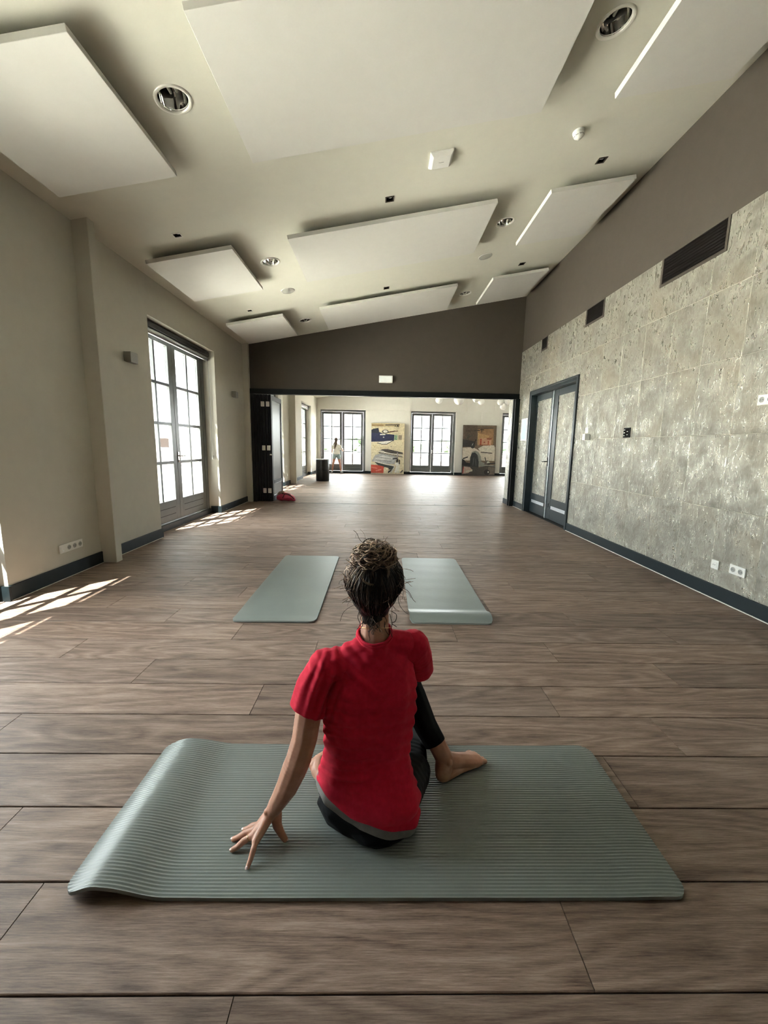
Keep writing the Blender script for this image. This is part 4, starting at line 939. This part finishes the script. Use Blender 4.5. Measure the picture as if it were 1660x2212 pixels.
    for k in range(5):
        b = V((0.408, 1.470, 0.0265))+sdv*0.0168*k; r = [0.0125, 0.0095, 0.009, 0.0085, 0.008][k]; ln = [0.044, 0.046, 0.041, 0.034, 0.026][k]
        B.chain([(b, r*1.1), (b+ax*ln*0.55+V((0, 0, 0.003)), r), (b+ax*ln+V((0, 0, -0.004)), r*0.85)], 0.25)
    # folded foot by the left hip
    B.chain([((-0.10, 1.53, 0.065), 0.042), ((-0.19, 1.47, 0.055), 0.034), ((-0.222, 1.445, 0.052), 0.034), ((-0.225, 1.415, 0.044), 0.030), ((-0.185, 1.36, 0.038), 0.026), ((-0.15, 1.32, 0.036), 0.022)], 0.25)
    B.ball((-0.238, 1.44, 0.047), 0.030)
    for k in range(5): B.chain([((-0.165+0.012*k, 1.315, 0.030), 0.009), ((-0.155+0.012*k, 1.29, 0.026), 0.008)], 0.3)
    body = B.build('body', 'skin', 0.0026, 5, 0.5, root)
    # nails
    for i in range(4):
        d = (TIP[i]-DIP[i]).normalized(); up = (V((0, 0, 1))-d*d.z).normalized(); sd = d.cross(up)
        M = Matrix.Translation(TIP[i]+d*0.002+up*0.0052) @ Matrix((sd, d, up)).transposed().to_4x4() @ Matrix.Diagonal((0.0048, 0.0066, 0.002, 1))
        MB().lathe([(math.sin(t), math.cos(t)) for t in np.linspace(0.001, 3.14, 8)], 12, M).build('fingernail', 'nail', root, True)
    d = (TH[3]-TH[2]).normalized(); up = V((0.5, 0.2, 0.8)); up = (up-d*up.dot(d)).normalized(); sd = d.cross(up)
    MB().lathe([(math.sin(t), math.cos(t)) for t in np.linspace(0.001, 3.14, 8)], 12, Matrix.Translation(TH[3]+d*0.003+up*0.0062) @ Matrix((sd, d, up)).transposed().to_4x4() @ Matrix.Diagonal((0.0055, 0.007, 0.002, 1))).build('fingernail', 'nail', root, True)
    # ring
    p = MCP[2].lerp(PIP[2], 0.45); d = (PIP[2]-MCP[2]).normalized(); u = d.orthogonal().normalized(); w = d.cross(u)
    MB().tube([p+(u*math.cos(t)+w*math.sin(t))*0.0092 for t in np.linspace(0, 2*math.pi, 25)], 0.0013, 8, False).ball if False else None
    rg = MB().tube([p+(u*math.cos(t)+w*math.sin(t))*0.0094 for t in np.linspace(0, 2*math.pi, 25)], 0.0013, 8, False); rg.build('ring', 'gold', root, True)
    # necklace
    pts = []
    for t in np.linspace(0, 2*math.pi, 49):
        pts.append((-0.013+0.0545*math.cos(t), 1.305+0.0545*math.sin(t), 0.690-0.022*math.sin(t)))
    MB().tube(pts, 0.0011, 6, False).build('necklace', 'gold', root, True)
    for s in (-1, 1):
        MB().lathe([(0.0085*math.sin(t), 0.0085*math.cos(t)) for t in np.linspace(0.001, 3.14, 10)], 14, Matrix.Translation(HC+V((s*0.028, 0.083, 0.006)))).build('eye', 'eye_white', root, True)

    # ---------- shirt
    S = Blob(); k = 0.004
    tp = torso_pts(k)
    S.chain(tp, 0.3)
    S.chain([((-0.115, 1.262, 0.592), 0.047), ((-0.05, 1.28, 0.620), 0.047), ((-0.015, 1.29, 0.636), 0.050), ((0.03, 1.305, 0.632), 0.047), ((0.09, 1.328, 0.615), 0.049)], 0.25)
    S.chain([((-0.015, 1.292, 0.62), 0.064), ((-0.013, 1.298, 0.67), 0.060)], 0.25)
    d0 = (ARM[1]-SHL).normalized()
    shirt = S.build('t_shirt', 'shirt', 0.0038, 8, 0.5, root)
    def sleeve(pts, pc, pn):
        q = Blob(); q.chain(pts, 0.25); o = q.build('sleeve', 'shirt', 0.0038, 5, 0.5)
        bm = bmesh.new(); bm.from_mesh(o.data)
        bmesh.ops.bisect_plane(bm, geom=bm.verts[:]+bm.edges[:]+bm.faces[:], plane_co=pc, plane_no=pn, clear_outer=True)
        me = o.data; bm.to_mesh(me); bm.free(); bpy.data.objects.remove(o); return me
    sl_l = sleeve([(SHL+V((0.055, 0.012, 0.006)), 0.053), (SHL+V((0.0, 0, 0.004)), 0.058), (ARM[0]+V((-0.004, 0, 0)), 0.060), (ARM[1]+V((-0.006, 0, 0.0)), 0.062), (ARM[2], 0.062)], V((-0.226, 1.228, 0.437)), V((-0.40, -0.20, -0.9)).normalized())
    sl_r = sleeve([(SHR+V((-0.05, -0.015, 0.0)), 0.053), (SHR+V((0, 0, 0.004)), 0.057), (V((0.140, 1.375, 0.545)), 0.056), (V((0.152, 1.405, 0.49)), 0.054), (V((0.157, 1.45, 0.44)), 0.052)], V((0.152, 1.405, 0.475)), V((0.10, 0.55, -0.8)).normalized())
    def cut(bm):
        # folds first
        bm.normal_update()
        for v in bm.verts:
            co = v.co; n = v.normal
            wl = math.exp(-((co.z-0.27)/0.13)**2)
            left = sm((0.06-co.x)/0.20)
            ph = co.z*175-co.x*42+3.0*noise.noise(V((co.x*5, co.y*5, co.z*7)))
            rid = (1-abs(math.sin(ph*0.5)))**1.6-0.35
            f1 = 0.0115*wl*left*rid*max(0.0, min(1.2, 0.45+1.7*noise.noise(V((co.x*8, co.y*4, co.z*11+3.0)))))
            sx_ = co.x+0.022; back = sm((1.27-co.y)/0.06)
            f1 += back*(0.007*math.exp(-((sx_+0.075)/0.05)**2-((co.z-0.50)/0.07)**2)+0.007*math.exp(-((sx_-0.085)/0.05)**2-((co.z-0.51)/0.07)**2)-0.006*math.exp(-(sx_/0.028)**2)*sm((co.z-0.2)/0.1)*sm((0.58-co.z)/0.1))
            f2 = 0.0014*noise.noise(V((co.x*13, co.y*13, co.z*9)))+0.0007*noise.noise(V((co.x*40, co.y*40, co.z*24)))
            arm = math.exp(-(((co.x+0.165)/0.05)**2+((co.z-0.52)/0.10)**2))
            f3 = 0.0070*arm*math.sin(co.x*190-co.z*55+2*noise.noise(V((co.x*8, co.y*8, co.z*8))))
            hemf = 0.007*sm((0.21-co.z)/0.11)
            top = math.exp(-(((co.x+0.10)/0.09)**2+((co.z-0.60)/0.05)**2)); f4 = 0.005*top*math.sin(co.x*120+co.z*150)
            v.co = co+n*(f1+f2+f3+f4+hemf)
        def chop(pt, no, test):
            fs = [f for f in bm.faces if test(f.calc_center_median())]
            geom = list({e for f in fs for e in f.edges})+list({v for f in fs for v in f.verts})+fs
            bmesh.ops.bisect_plane(bm, geom=geom, plane_co=pt, plane_no=no)
            kill = [f for f in bm.faces if test(f.calc_center_median()) and (f.calc_center_median()-V(pt)).dot(V(no)) > 0]
            bmesh.ops.delete(bm, geom=kill, context='FACES')
        # neckline
        chop(V((-0.014, 1.262, 0.668)), V((0.02, -0.34, 0.95)).normalized(), lambda c: c.z > 0.62)
        # hem, lower at the back right
        chop(V((0.04, 1.12, 0.104)), V((-0.20, 0.16, -1)).normalized(), lambda c: c.z < 0.26)
    def add_sleeves(bm):
        bm.from_mesh(sl_l); bm.from_mesh(sl_r)
        cut(bm)
    edit(shirt, add_sleeves)
    # ribbed collar along the neckline edge
    bm = bmesh.new(); bm.from_mesh(shirt.data)
    be = [e for e in bm.edges if e.is_boundary and all(v.co.z > 0.62 for v in e.verts)]
    nb = {}
    for e in be:
        a, b = e.verts; nb.setdefault(a, []).append(b); nb.setdefault(b, []).append(a)
    loops = []; seen = set()
    for v0 in nb:
        if v0 in seen: continue
        lp = [v0]; seen.add(v0); cur = v0
        while True:
            nx = [q for q in nb[cur] if q not in seen]
            if not nx: break
            cur = nx[0]; seen.add(cur); lp.append(cur)
        loops.append([v.co.copy() for v in lp])
    bm.free()
    if loops:
        lp = max(loops, key=len); n = len(lp)
        lp = [sum((lp[(i+k) % n] for k in range(-4, 5)), V((0, 0, 0)))/9 for i in range(0, n, 2)]
        MB().tube(lp+[lp[0]], 0.0048, 8, False).tube([p+V((0, 0, -0.007)) + (p-V((-0.014, 1.30, p.z))).normalized()*0.003 for p in lp+[lp[0]]], 0.0045, 8, False).build('collar', 'shirt', root, True)
    sol = shirt.modifiers.new('thick', 'SOLIDIFY'); sol.thickness = 0.0022; sol.offset = 1.0
    # neck rib
    # grey under-top hem
    U = Blob(); U.chain(torso_pts(0.0060)[:4], 0.3)
    hem = U.build('undershirt_hem', 'hem_grey', 0.004, 8, 0.5, root)
    def cut2(bm):
        for co, no in ((V((0.04, 1.12, 0.074)), V((-0.20, 0.16, -1)).normalized()), (V((0.04, 1.12, 0.112)), V((0.20, -0.16, 1)).normalized())):
            bmesh.ops.bisect_plane(bm, geom=bm.verts[:]+bm.edges[:]+bm.faces[:], plane_co=co, plane_no=no, clear_outer=True)
        bm.normal_update()
        for v in bm.verts:
            v.co += v.normal*0.0012*noise.noise(v.co*30)
    edit(hem, cut2); sol = hem.modifiers.new('thick', 'SOLIDIFY'); sol.thickness = 0.002; sol.offset = 1.0
    MB()
    # ---------- leggings
    Lg = Blob()
    ps = (math.cos(R(-18)), math.sin(R(-18)), 0)
    Lg.chain([((-0.032, 1.228, 0.075), 0.184, 0.102, ps), ((-0.036, 1.238, 0.15), 0.170, 0.094, ps)], 0.3)
    Lg.ball((-0.095, 1.255, 0.066), (0.100, 0.094, 0.058), sub=3); Lg.ball((0.030, 1.203, 0.062), (0.102, 0.096, 0.054), sub=3)
    Lg.ball((0.0, 1.183, 0.048), (0.095, 0.082, 0.036), Matrix.Rotation(R(-18), 3, 'Z'))
    # right thigh on the mat, knee forward, shin folded to the left
    Lg.chain([((0.080, 1.255, 0.092), 0.080), ((0.128, 1.36, 0.090), 0.078), ((0.132, 1.45, 0.086), 0.074), ((0.112, 1.60, 0.074), 0.060), ((0.095, 1.665, 0.066), 0.054), ((-0.02, 1.59, 0.062), 0.052), ((-0.11, 1.525, 0.058), 0.044)], 0.25)
    # left thigh up to raised knee, shin down to the planted foot
    Lg.chain([((-0.095, 1.27, 0.105), 0.084), ((-0.03, 1.42, 0.29), 0.074), ((0.035, 1.565, 0.475), 0.060), ((0.050, 1.585, 0.49), 0.056)], 0.25)
    Lg.chain([((0.050, 1.580, 0.485), 0.056), ((0.095, 1.54, 0.40), 0.056), ((0.140, 1.50, 0.31), 0.056), ((0.190, 1.452, 0.215), 0.0475), ((0.226, 1.436, 0.158), 0.044), ((0.238, 1.434, 0.135), 0.0435)], 0.25)
    leg = Lg.build('leggings', 'legging_black', 0.004, 6, 0.5, root)
    def cut3(bm):
        a0, a1 = V((0.140, 1.50, 0.31)), V((0.226, 1.436, 0.158)); no = (a1-a0).normalized(); pt = V((0.230, 1.433, 0.152))
        def near(c): return (c-a0).dot(no) > 0.05 and ((c-a0)-no*(c-a0).dot(no)).length < 0.075
        fs = [f for f in bm.faces if near(f.calc_center_median())]
        geom = list({e for f in fs for e in f.edges})+list({v for f in fs for v in f.verts})+fs
        bmesh.ops.bisect_plane(bm, geom=geom, plane_co=pt, plane_no=no)
        kill = [f for f in bm.faces if near(f.calc_center_median()) and (f.calc_center_median()-pt).dot(no) > 0]
        bmesh.ops.delete(bm, geom=kill, context='FACES')
        zmin = 0.0135
        for v in bm.verts:
            if v.co.z < zmin: v.co.z = zmin
    edit(leg, cut3)
    # waistband of the leggings
    # ---------- hair
    build_hair(root, HC)
    return root

def build_hair(root, HC):
    rnd = random.Random(11)
    # under-layer cap
    H = Blob()
    H.ball(HC+V((0, -0.012, 0.022)), (0.084, 0.092, 0.094), sub=3); H.ball(HC+V((0, -0.03, -0.015)), (0.080, 0.070, 0.080), sub=3)
    H.ball(HC+V((0, -0.036, -0.062)), (0.055, 0.044, 0.050), sub=3); H.ball(HC+V((0, -0.050, -0.100)), (0.040, 0.028, 0.040), sub=2)
    BC = V((-0.018, 1.278, 0.938))
    H.ball(BC, (0.068, 0.052, 0.048), sub=3); H.ball(HC+V((-0.046, -0.038, 0.046)), (0.038, 0.036, 0.038), sub=2); H.ball(HC+V((0, -0.050, -0.122)), (0.029, 0.020, 0.028), sub=2)
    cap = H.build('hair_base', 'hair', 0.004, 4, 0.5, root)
    def trim(bm):
        # open the face
        kill = [v for v in bm.verts if (v.co.y > HC.y+0.045 and v.co.z < HC.z+0.05)]
        bmesh.ops.delete(bm, geom=kill, context='VERTS')
        bm.normal_update()
        for v in bm.verts: v.co += v.normal*0.004*noise.noise(V((v.co.x*40, v.co.y*40, v.co.z*18)))
    edit(cap, trim)
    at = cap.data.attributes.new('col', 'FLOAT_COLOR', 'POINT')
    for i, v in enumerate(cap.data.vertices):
        t = sm((v.co.z-0.84)/0.10); a = V((0.004, 0.003, 0.0028)).lerp(V((0.06, 0.043, 0.032)), t); at.data[i].color = (*a, 1)  # near black low on the head: shade at the nape put into the colour
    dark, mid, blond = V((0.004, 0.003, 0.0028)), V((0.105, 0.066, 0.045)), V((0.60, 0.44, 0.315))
    groups = {'swept_hair': (MB(), []), 'bun': (MB(), []), 'loose_strands': (MB(), [])}
    def strand(g, pts, rad, col, n=4):
        mb, cols = groups[g]; f0 = len(mb.f); mb.tube(pts, rad, n, False); cols += [col]*(len(mb.f)-f0)
    def onskull(dirv, off=0.0):
        # ray from the head centre to the hair surface
        d = dirv.normalized(); r = 1/math.sqrt((d.x/0.088)**2+(d.y/0.098)**2+(d.z/0.104)**2)
        low = sm((-d.z-0.1)/0.8)
        p = HC+V((0, -0.012, 0.014))+d*(r+off); 
        p.x = HC.x+(p.x-HC.x)*(1-0.36*low); p.y -= 0.012*low
        return p
    bund = (BC-(HC+V((0, -0.012, 0.014)))).normalized()
    for i in range(620):
        az = rnd.uniform(-1.0, 1.0)*R(150); z = rnd.uniform(-1.0, -0.10) if rnd.random() < 0.6 else rnd.uniform(-0.3, 0.75)
        if abs(az) > R(112) and z < 0.3: z = rnd.uniform(0.25, 0.8)
        c = math.sqrt(max(0.02, 1-z*z)); st = V((math.sin(az)*c, -math.cos(az)*c, z))
        pts = []; n = 9; w1, w2 = rnd.uniform(-.12, .12), rnd.uniform(0, 6.28); off = rnd.uniform(0.000, 0.007)
        for k in range(n):
            f = k/(n-1); d = st.lerp(bund, f*0.93); side = st.cross(bund).normalized() if st.cross(bund).length > 1e-3 else V((1, 0, 0))
            d = d.normalized()+side*(w1*math.sin(f*3.1)+0.035*math.sin(f*9+w2))
            pts.append(onskull(d, off+0.006*math.sin(f*3.14)+(0.010*f*f)))
        lightp = max(0, (0.15+0.75*sm((st.z+0.35)/0.9)+0.25*sm((-st.x)/0.6)-0.30*sm(st.x/0.5)))*rnd.uniform(0.2, 1.0)  # blond streaks; light at top left, shade at right and nape, put into colour
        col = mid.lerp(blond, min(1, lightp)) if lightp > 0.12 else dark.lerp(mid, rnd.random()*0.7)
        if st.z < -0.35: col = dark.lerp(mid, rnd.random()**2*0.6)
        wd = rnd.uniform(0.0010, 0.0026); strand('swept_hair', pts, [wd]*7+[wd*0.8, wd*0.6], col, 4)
    # puffed wave on the left
    PC = HC+V((-0.050, -0.036, 0.046))
    for i in range(260):
        axd = V((rnd.gauss(-0.5, 0.4), rnd.gauss(-0.8, 0.4), rnd.gauss(0.2, 0.4))).normalized(); u = axd.orthogonal().normalized(); w = axd.cross(u)
        R0 = rnd.uniform(0.008, 0.046); ph = rnd.uniform(0, 6.28); span = rnd.uniform(1.6, 4.4); wv = rnd.uniform(0, 6.28); pts = []; R1 = 0.044+rnd.uniform(-0.003, 0.005)
        for k in range(12):
            f = k/11; t = ph+span*f; rad = R0*(1+0.25*f+0.10*math.sin(3*t+wv)); rad = min(rad, R1*0.99)
            q = u*math.cos(t)*rad+w*math.sin(t)*rad+axd*math.sqrt(max(1e-6, R1*R1-rad*rad))
            pts.append(PC+V((q.x*1.0, q.y*0.95, q.z*1.08)))
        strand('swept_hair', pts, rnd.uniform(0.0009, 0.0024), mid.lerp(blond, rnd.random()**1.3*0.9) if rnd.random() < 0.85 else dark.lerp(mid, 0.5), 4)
    # bun coils
    for i in range(520):
        axd = V((rnd.gauss(0, 0.5), rnd.gauss(-0.2, 0.5), rnd.gauss(1, 0.5))).normalized(); u = axd.orthogonal().normalized(); w = axd.cross(u)
        u, w = (u*math.cos(i)+w*math.sin(i)), (w*math.cos(i)-u*math.sin(i))
        R0 = rnd.uniform(0.030, 0.058); hgt = rnd.uniform(-0.034, 0.034); ph = rnd.uniform(0, 6.28); span = rnd.uniform(1.4, 4.2); wv = rnd.uniform(0, 6.28)
        pts = []
        for k in range(12):
            f = k/11; t = ph+span*f; rad = R0*(0.97+0.16*math.sin(3*t+wv))
            q = u*math.cos(t)*rad+w*math.sin(t)*rad+axd*(hgt+0.01*math.sin(2*t+wv))
            L = q.length; lim = 0.065+0.010*math.sin(3*t+i)+0.006*math.sin(7*t+i*1.7)
            if L > lim: q = q*(lim/L)
            if L < 0.045: q = q*(0.045/max(L, 1e-4))
            q = V((q.x*1.22, q.y*0.88, q.z*0.92)); pts.append(BC+q)
        top = sum(p.z for p in pts)/12-BC.z
        lf = rnd.random()**1.15*(0.40+1.0*sm((top+0.02)/0.05)+0.25*sm((BC.x-pts[6].x)/0.05))  # blond tones, raised where light from above left is put into the colour
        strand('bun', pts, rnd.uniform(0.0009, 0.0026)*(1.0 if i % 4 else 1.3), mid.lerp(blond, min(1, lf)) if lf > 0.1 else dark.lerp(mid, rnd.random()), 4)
    # hair tie loops over the bun front
    for i in range(10):
        t0 = rnd.uniform(-0.4, 0.4); c = BC+V((0.004, -0.030, -0.030)); rr = 0.040+0.006*rnd.random()
        pts = [c+V((math.cos(t)*rr, -0.028*abs(math.sin(t*0.5))-0.012, math.sin(t)*rr*0.85)) for t in np.linspace(-2.8+t0, 0.6+t0, 16)]
        strand('bun', pts, 0.0010, mid.lerp(blond, rnd.uniform(0.1, 0.6)), 4)
    # nape curls and flyaways
    for i in range(18):
        sx = rnd.uniform(-1, 1); st = V((-0.016+sx*0.040, 1.255+0.03*abs(sx), rnd.uniform(0.715, 0.760)))
        n = 12; pts = []; cr = rnd.uniform(0.003, 0.010); tw = rnd.uniform(5, 11)*rnd.choice((-1, 1)); ln = rnd.uniform(0.015, 0.050); ph = rnd.uniform(0, 6)
        for k in range(n):
            f = k/(n-1); pts.append(st+V((sx*0.012*f+cr*f*math.cos(ph+tw*f), -0.006-0.012*f+cr*f*math.sin(ph+tw*f)*0.6, -ln*f)))
        strand('loose_strands', pts, [0.0020*(1-0.6*k/(n-1)) for k in range(n)], dark.lerp(mid, rnd.random()), 4)
    for i in range(110):
        d = V((rnd.uniform(-1, 1), -rnd.uniform(0.1, 0.9), rnd.uniform(-0.5, 1.1))).normalized(); p = onskull(d, 0.004) if d.z < 0.75 else BC+d*0.055
        n = 12; pts = []; dirv = (d+V((rnd.gauss(0, .5), rnd.gauss(0, .4), rnd.gauss(-0.1, .5)))).normalized(); cv = V((rnd.gauss(0, 1), rnd.gauss(0, 1), rnd.gauss(-0.5, 1)))*0.02; ln = rnd.uniform(0.012, 0.045)
        for k in range(n):
            f = k/(n-1); pts.append(p+dirv*ln*f+cv*f*f*0.8+V((0.003*math.sin(9*f+i), 0, 0.003*math.cos(8*f+i)))*f)
        strand('loose_strands', pts, rnd.uniform(0.0005, 0.0011), mid.lerp(blond, rnd.random()*0.7), 3)
    for pts, rad in [([(-0.070, 1.30, 0.775), (-0.095, 1.29, 0.768), (-0.118, 1.285, 0.750), (-0.128, 1.28, 0.722)], 0.0007), ([(0.062, 1.31, 0.81), (0.068, 1.30, 0.775), (0.085, 1.295, 0.752), (0.098, 1.29, 0.745)], 0.0008),
                     ([(0.040, 1.29, 0.755), (0.058, 1.285, 0.745), (0.056, 1.28, 0.725), (0.044, 1.28, 0.716), (0.060, 1.275, 0.706)], 0.0012), ([(0.036, 1.29, 0.745), (0.044, 1.28, 0.715), (0.040, 1.275, 0.69), (0.046, 1.27, 0.672)], 0.0011),
                     ([(-0.062, 1.295, 0.765), (-0.070, 1.285, 0.735), (-0.062, 1.28, 0.712), (-0.072, 1.275, 0.695)], 0.0011)]:
        P = [Vector(p) for p in pts]; out = []
        for k in range(len(P)-1):
            for f in np.linspace(0, 1, 6, endpoint=False):
                p0, p1, p2, p3 = P[max(0, k-1)], P[k], P[k+1], P[min(len(P)-1, k+2)]
                out.append(0.5*((2*p1)+(p2-p0)*f+(2*p0-5*p1+4*p2-p3)*f*f+(3*p1-p0-3*p2+p3)*f**3))
        strand('loose_strands', out+[P[-1]], rad, dark.lerp(mid, 0.4), 5)
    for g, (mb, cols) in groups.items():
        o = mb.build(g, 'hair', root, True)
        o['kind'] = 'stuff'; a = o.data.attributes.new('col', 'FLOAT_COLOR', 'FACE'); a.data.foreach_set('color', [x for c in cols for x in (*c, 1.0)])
build_woman()

def build_girl():
    ox, oy = -2.06, 18.88
    root = empty('person', (ox, oy, 0)); setp(root, 'girl in white T-shirt and shorts standing at the far french window', 'person')
    P = lambda x, y, z: V((ox+x, oy+y, z))
    B = Blob()
    B.chain([(P(0, 0, .80), .125, .085, (1, 0, 0)), (P(0, 0, 1.0), .110, .075, (1, 0, 0)), (P(0.005, 0, 1.18), .135, .080, (1, 0, 0)), (P(0.005, 0.01, 1.28), .10, .06, (1, 0, 0))], .35)
    B.chain([(P(0, 0.01, 1.28), .05), (P(-.01, 0.02, 1.40), .046)], .3)
    B.ball(P(-.02, 0.035, 1.50), (.070, .088, .105), sub=3); B.ball(P(-.02, .12, 1.48), (.012, .016, .018))
    for s in (-1, 1):
        B.ball(P(-.02+s*.07, .03, 1.49), (.01, .02, .03)); B.ball(P(-.02+s*.028, .112, 1.51), (.014, .01, .008))
        hipx = s*0.075; foot = -0.205 if s < 0 else 0.215
        kx = hipx+(foot-hipx)*0.55
        B.chain([(P(hipx, 0, .82), .082), (P((hipx+kx)/2, 0.005, .64), .070), (P(kx, .01, .46), .050), (P(kx+(foot-kx)*.35, -.012, .34), .050), (P(foot*.96, 0, .10), .032), (P(foot, 0.01, .05), .036)], .3)
        # arms
        if s < 0: A = [P(-.135, 0, 1.25), P(-.20, .03, 1.07), P(-.215, .14, .93), P(-.21, .20, .90)]
        else: A = [P(.145, 0, 1.25), P(.235, .03, 1.10), P(.275, .14, 1.02), P(.28, .20, 1.02)]
        B.chain(list(zip(A, [.048, .038, .029, .026])), .3)
        for k in range(4): B.chain([(A[3]+V((0, 0.01, 0.02-0.014*k)), .010), (A[3]+V((0, 0.075, 0.024-0.016*k)), .008)], .4)
        B.chain([(A[3]+V((-s*.012, .0, .012)), .011), (A[3]+V((-s*.03, .045, .025)), .009)], .4)
    B.build('body', 'skin', .007, 5, .5, root)
    S = Blob()
    S.chain([(P(0, 0, .90), .165, .118, (1, 0, 0)), (P(0, 0, 1.02), .150, .105, (1, 0, 0)), (P(0.005, 0, 1.18), .150, .098, (1, 0, 0)), (P(0.005, 0.01, 1.27), .125, .075, (1, 0, 0))], .3)
    for s in (-1, 1): S.chain([(P(s*.10, 0, 1.27), .065), (P(s*.165, .005, 1.215), .066), (P(s*.195, .02, 1.13), .062)], .3)
    sh = S.build('t_shirt', 'tee_white', .008, 6, .5, root)
    def c1(bm):
        bm.normal_update()
        for v in bm.verts: v.co += v.normal*0.010*noise.noise(V((v.co.x*18, v.co.y*18, v.co.z*5)))
        bmesh.ops.bisect_plane(bm, geom=bm.verts[:]+bm.edges[:]+bm.faces[:], plane_co=(0, 0, .86), plane_no=(0, 0, -1), clear_outer=True)
    edit(sh, c1)
    T = Blob()
    T.chain([(P(0, 0, .90), .135, .10, (1, 0, 0)), (P(0, 0, .82), .140, .105, (1, 0, 0))], .3)
    for s in (-1, 1): T.chain([(P(s*.075, 0, .84), .095), (P(s*.105, 0.004, .70), .088)], .3)
    T.build('shorts', 'shorts_blue', .008, 4, .5, root)
    H = Blob(); H.ball(P(-.02, .015, 1.525), (.082, .092, .098), sub=3); H.chain([(P(-.02, -.05, 1.48), .062, .04, (1, 0, 0)), (P(-.03, -.085, 1.34), .060, .035, (1, 0, 0)), (P(-.055, -.10, 1.22), .045, .03, (1, 0, 0)), (P(-.075, -.11, 1.12), .02, .015, (1, 0, 0))], .3)
    H.chain([(P(-.07, -.02, 1.42), .03), (P(-.13, -.02, 1.30), .025), (P(-.16, -.02, 1.20), .012)], .3)
    h = H.build('hair', 'hair', .007, 4, .5, root)
    def c2(bm): bmesh.ops.delete(bm, geom=[v for v in bm.verts if v.co.y > oy+.07 and v.co.z < 1.57], context='VERTS')
    edit(h, c2)
    a = h.data.attributes.new('col', 'FLOAT_COLOR', 'POINT'); a.data.foreach_set('color', [x for v in h.data.vertices for x in (.14, .10, .065, 1)])
    for s in (-1, 1):
        foot = -0.205 if s < 0 else 0.215
        K = Blob(); K.chain([(P(foot, -.045, .045), .045), (P(foot+s*.03, .06, .042), .044), (P(foot+s*.055, .14, .032), .034)], .3); K.ball(P(foot, -.02, .08), .045)
        k = K.build('sneaker', 'sneaker', .007, 4, .5, root)
        def c3(bm):
            for v in bm.verts: v.co.z = max(v.co.z, 0.001)
        edit(k, c3)
build_girl()

# ================================================================== OUTSIDE
def outside():
    g = box('ground', 'concrete', -120, 120, -60, 160, -0.75, -0.30)
    # keep the slab out of the building footprint
    struct(g, 'pale paved terrace and ground outside the windows', 'ground')
    b = empty('brick_building', (-34, 40, -0.3)); setp(b, 'long red brick building with white fascia beyond left window', 'building')
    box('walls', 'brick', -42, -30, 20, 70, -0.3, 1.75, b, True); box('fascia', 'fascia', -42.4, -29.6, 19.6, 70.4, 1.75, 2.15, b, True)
    for k in range(6): box('window_opening', 'dark_recess', -30.05, -29.98, 24+k*7, 26+k*7, 0.3, 1.4, b, True)
    r = empty('tiled_roof', (0, 40, -0.3)); setp(r, 'low red tiled roof seen through the end windows', 'roof')
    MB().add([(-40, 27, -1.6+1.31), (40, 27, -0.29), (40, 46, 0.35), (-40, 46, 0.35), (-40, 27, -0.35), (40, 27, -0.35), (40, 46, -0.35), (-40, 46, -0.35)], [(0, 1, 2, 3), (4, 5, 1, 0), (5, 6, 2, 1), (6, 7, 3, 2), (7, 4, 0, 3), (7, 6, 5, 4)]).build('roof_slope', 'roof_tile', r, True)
    box('ridge', 'fascia', -40, 40, 45.8, 46.3, 0.3, 0.62, r, True)
    # patio chair outside the middle window
    c = empty('patio_chair', (2.05, 22.6, -0.3)); setp(c, 'dark patio chair outside the middle end window', 'chair')
    box('seat', 'grey_plastic', 1.8, 2.3, 22.4, 22.9, 0.12, 0.16, c, True); box('backrest', 'grey_plastic', 1.8, 2.3, 22.88, 22.92, 0.16, 0.62, c, True)
    for x in (1.82, 2.24):
        for y in (22.42, 22.86): box('leg', 'grey_plastic', x, x+0.04, y, y+0.04, -0.30, 0.12, c, True)
    rnd = random.Random(4)
    me = None
    def crown_mesh(seed):
        bm = bmesh.new(); rr = random.Random(seed)
        for k in range(14):
            p = V((rr.gauss(0, .55), rr.gauss(0, .55), rr.uniform(0.2, 1.5))); ico(bm, Matrix.Translation(p) @ Matrix.Scale(rr.uniform(.35, .7), 4), 2)
        for v in bm.verts: v.co += V((noise.noise(v.co*3), noise.noise(v.co*3+V((9, 1, 2))), noise.noise(v.co*3+V((4, 7, 1)))))*0.22
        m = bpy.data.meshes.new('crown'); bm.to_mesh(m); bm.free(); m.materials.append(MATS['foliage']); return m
    crowns = [crown_mesh(s) for s in (1, 2, 3)]
    tk = MB().tube([(0, 0, 0), (0.03, 0, .4), (0, 0.03, 1.0)], [.16, .12, .08], 8).mesh('trunk'); tk.materials.append(MATS['bark'])
    n = 0
    spots = [(-33+9.5*k, 86+(k % 2)*7) for k in range(9)]+[(-60-(k % 2)*9, 24+8*k) for k in range(7)]
    ORD = ['first', 'second', 'third', 'fourth', 'fifth', 'sixth', 'seventh', 'eighth', 'ninth']
    for x, y in spots:
        s = rnd.uniform(1.3, 1.9); t = empty('tree', (x, y, -0.3)); t.scale = (s*1.35, s*1.35, s)
        setp(t, ('%s green tree in the hazy row beyond the end windows' if y > 80 else '%s green tree in the row beyond the brick building') % ORD[n if y > 80 else n-9], 'tree', 'trees beyond the end windows' if y > 80 else 'trees beyond the brick building')
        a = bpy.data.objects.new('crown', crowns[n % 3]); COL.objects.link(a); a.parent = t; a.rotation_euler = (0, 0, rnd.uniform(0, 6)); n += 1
        b_ = bpy.data.objects.new('trunk', tk); COL.objects.link(b_); b_.parent = t
outside()
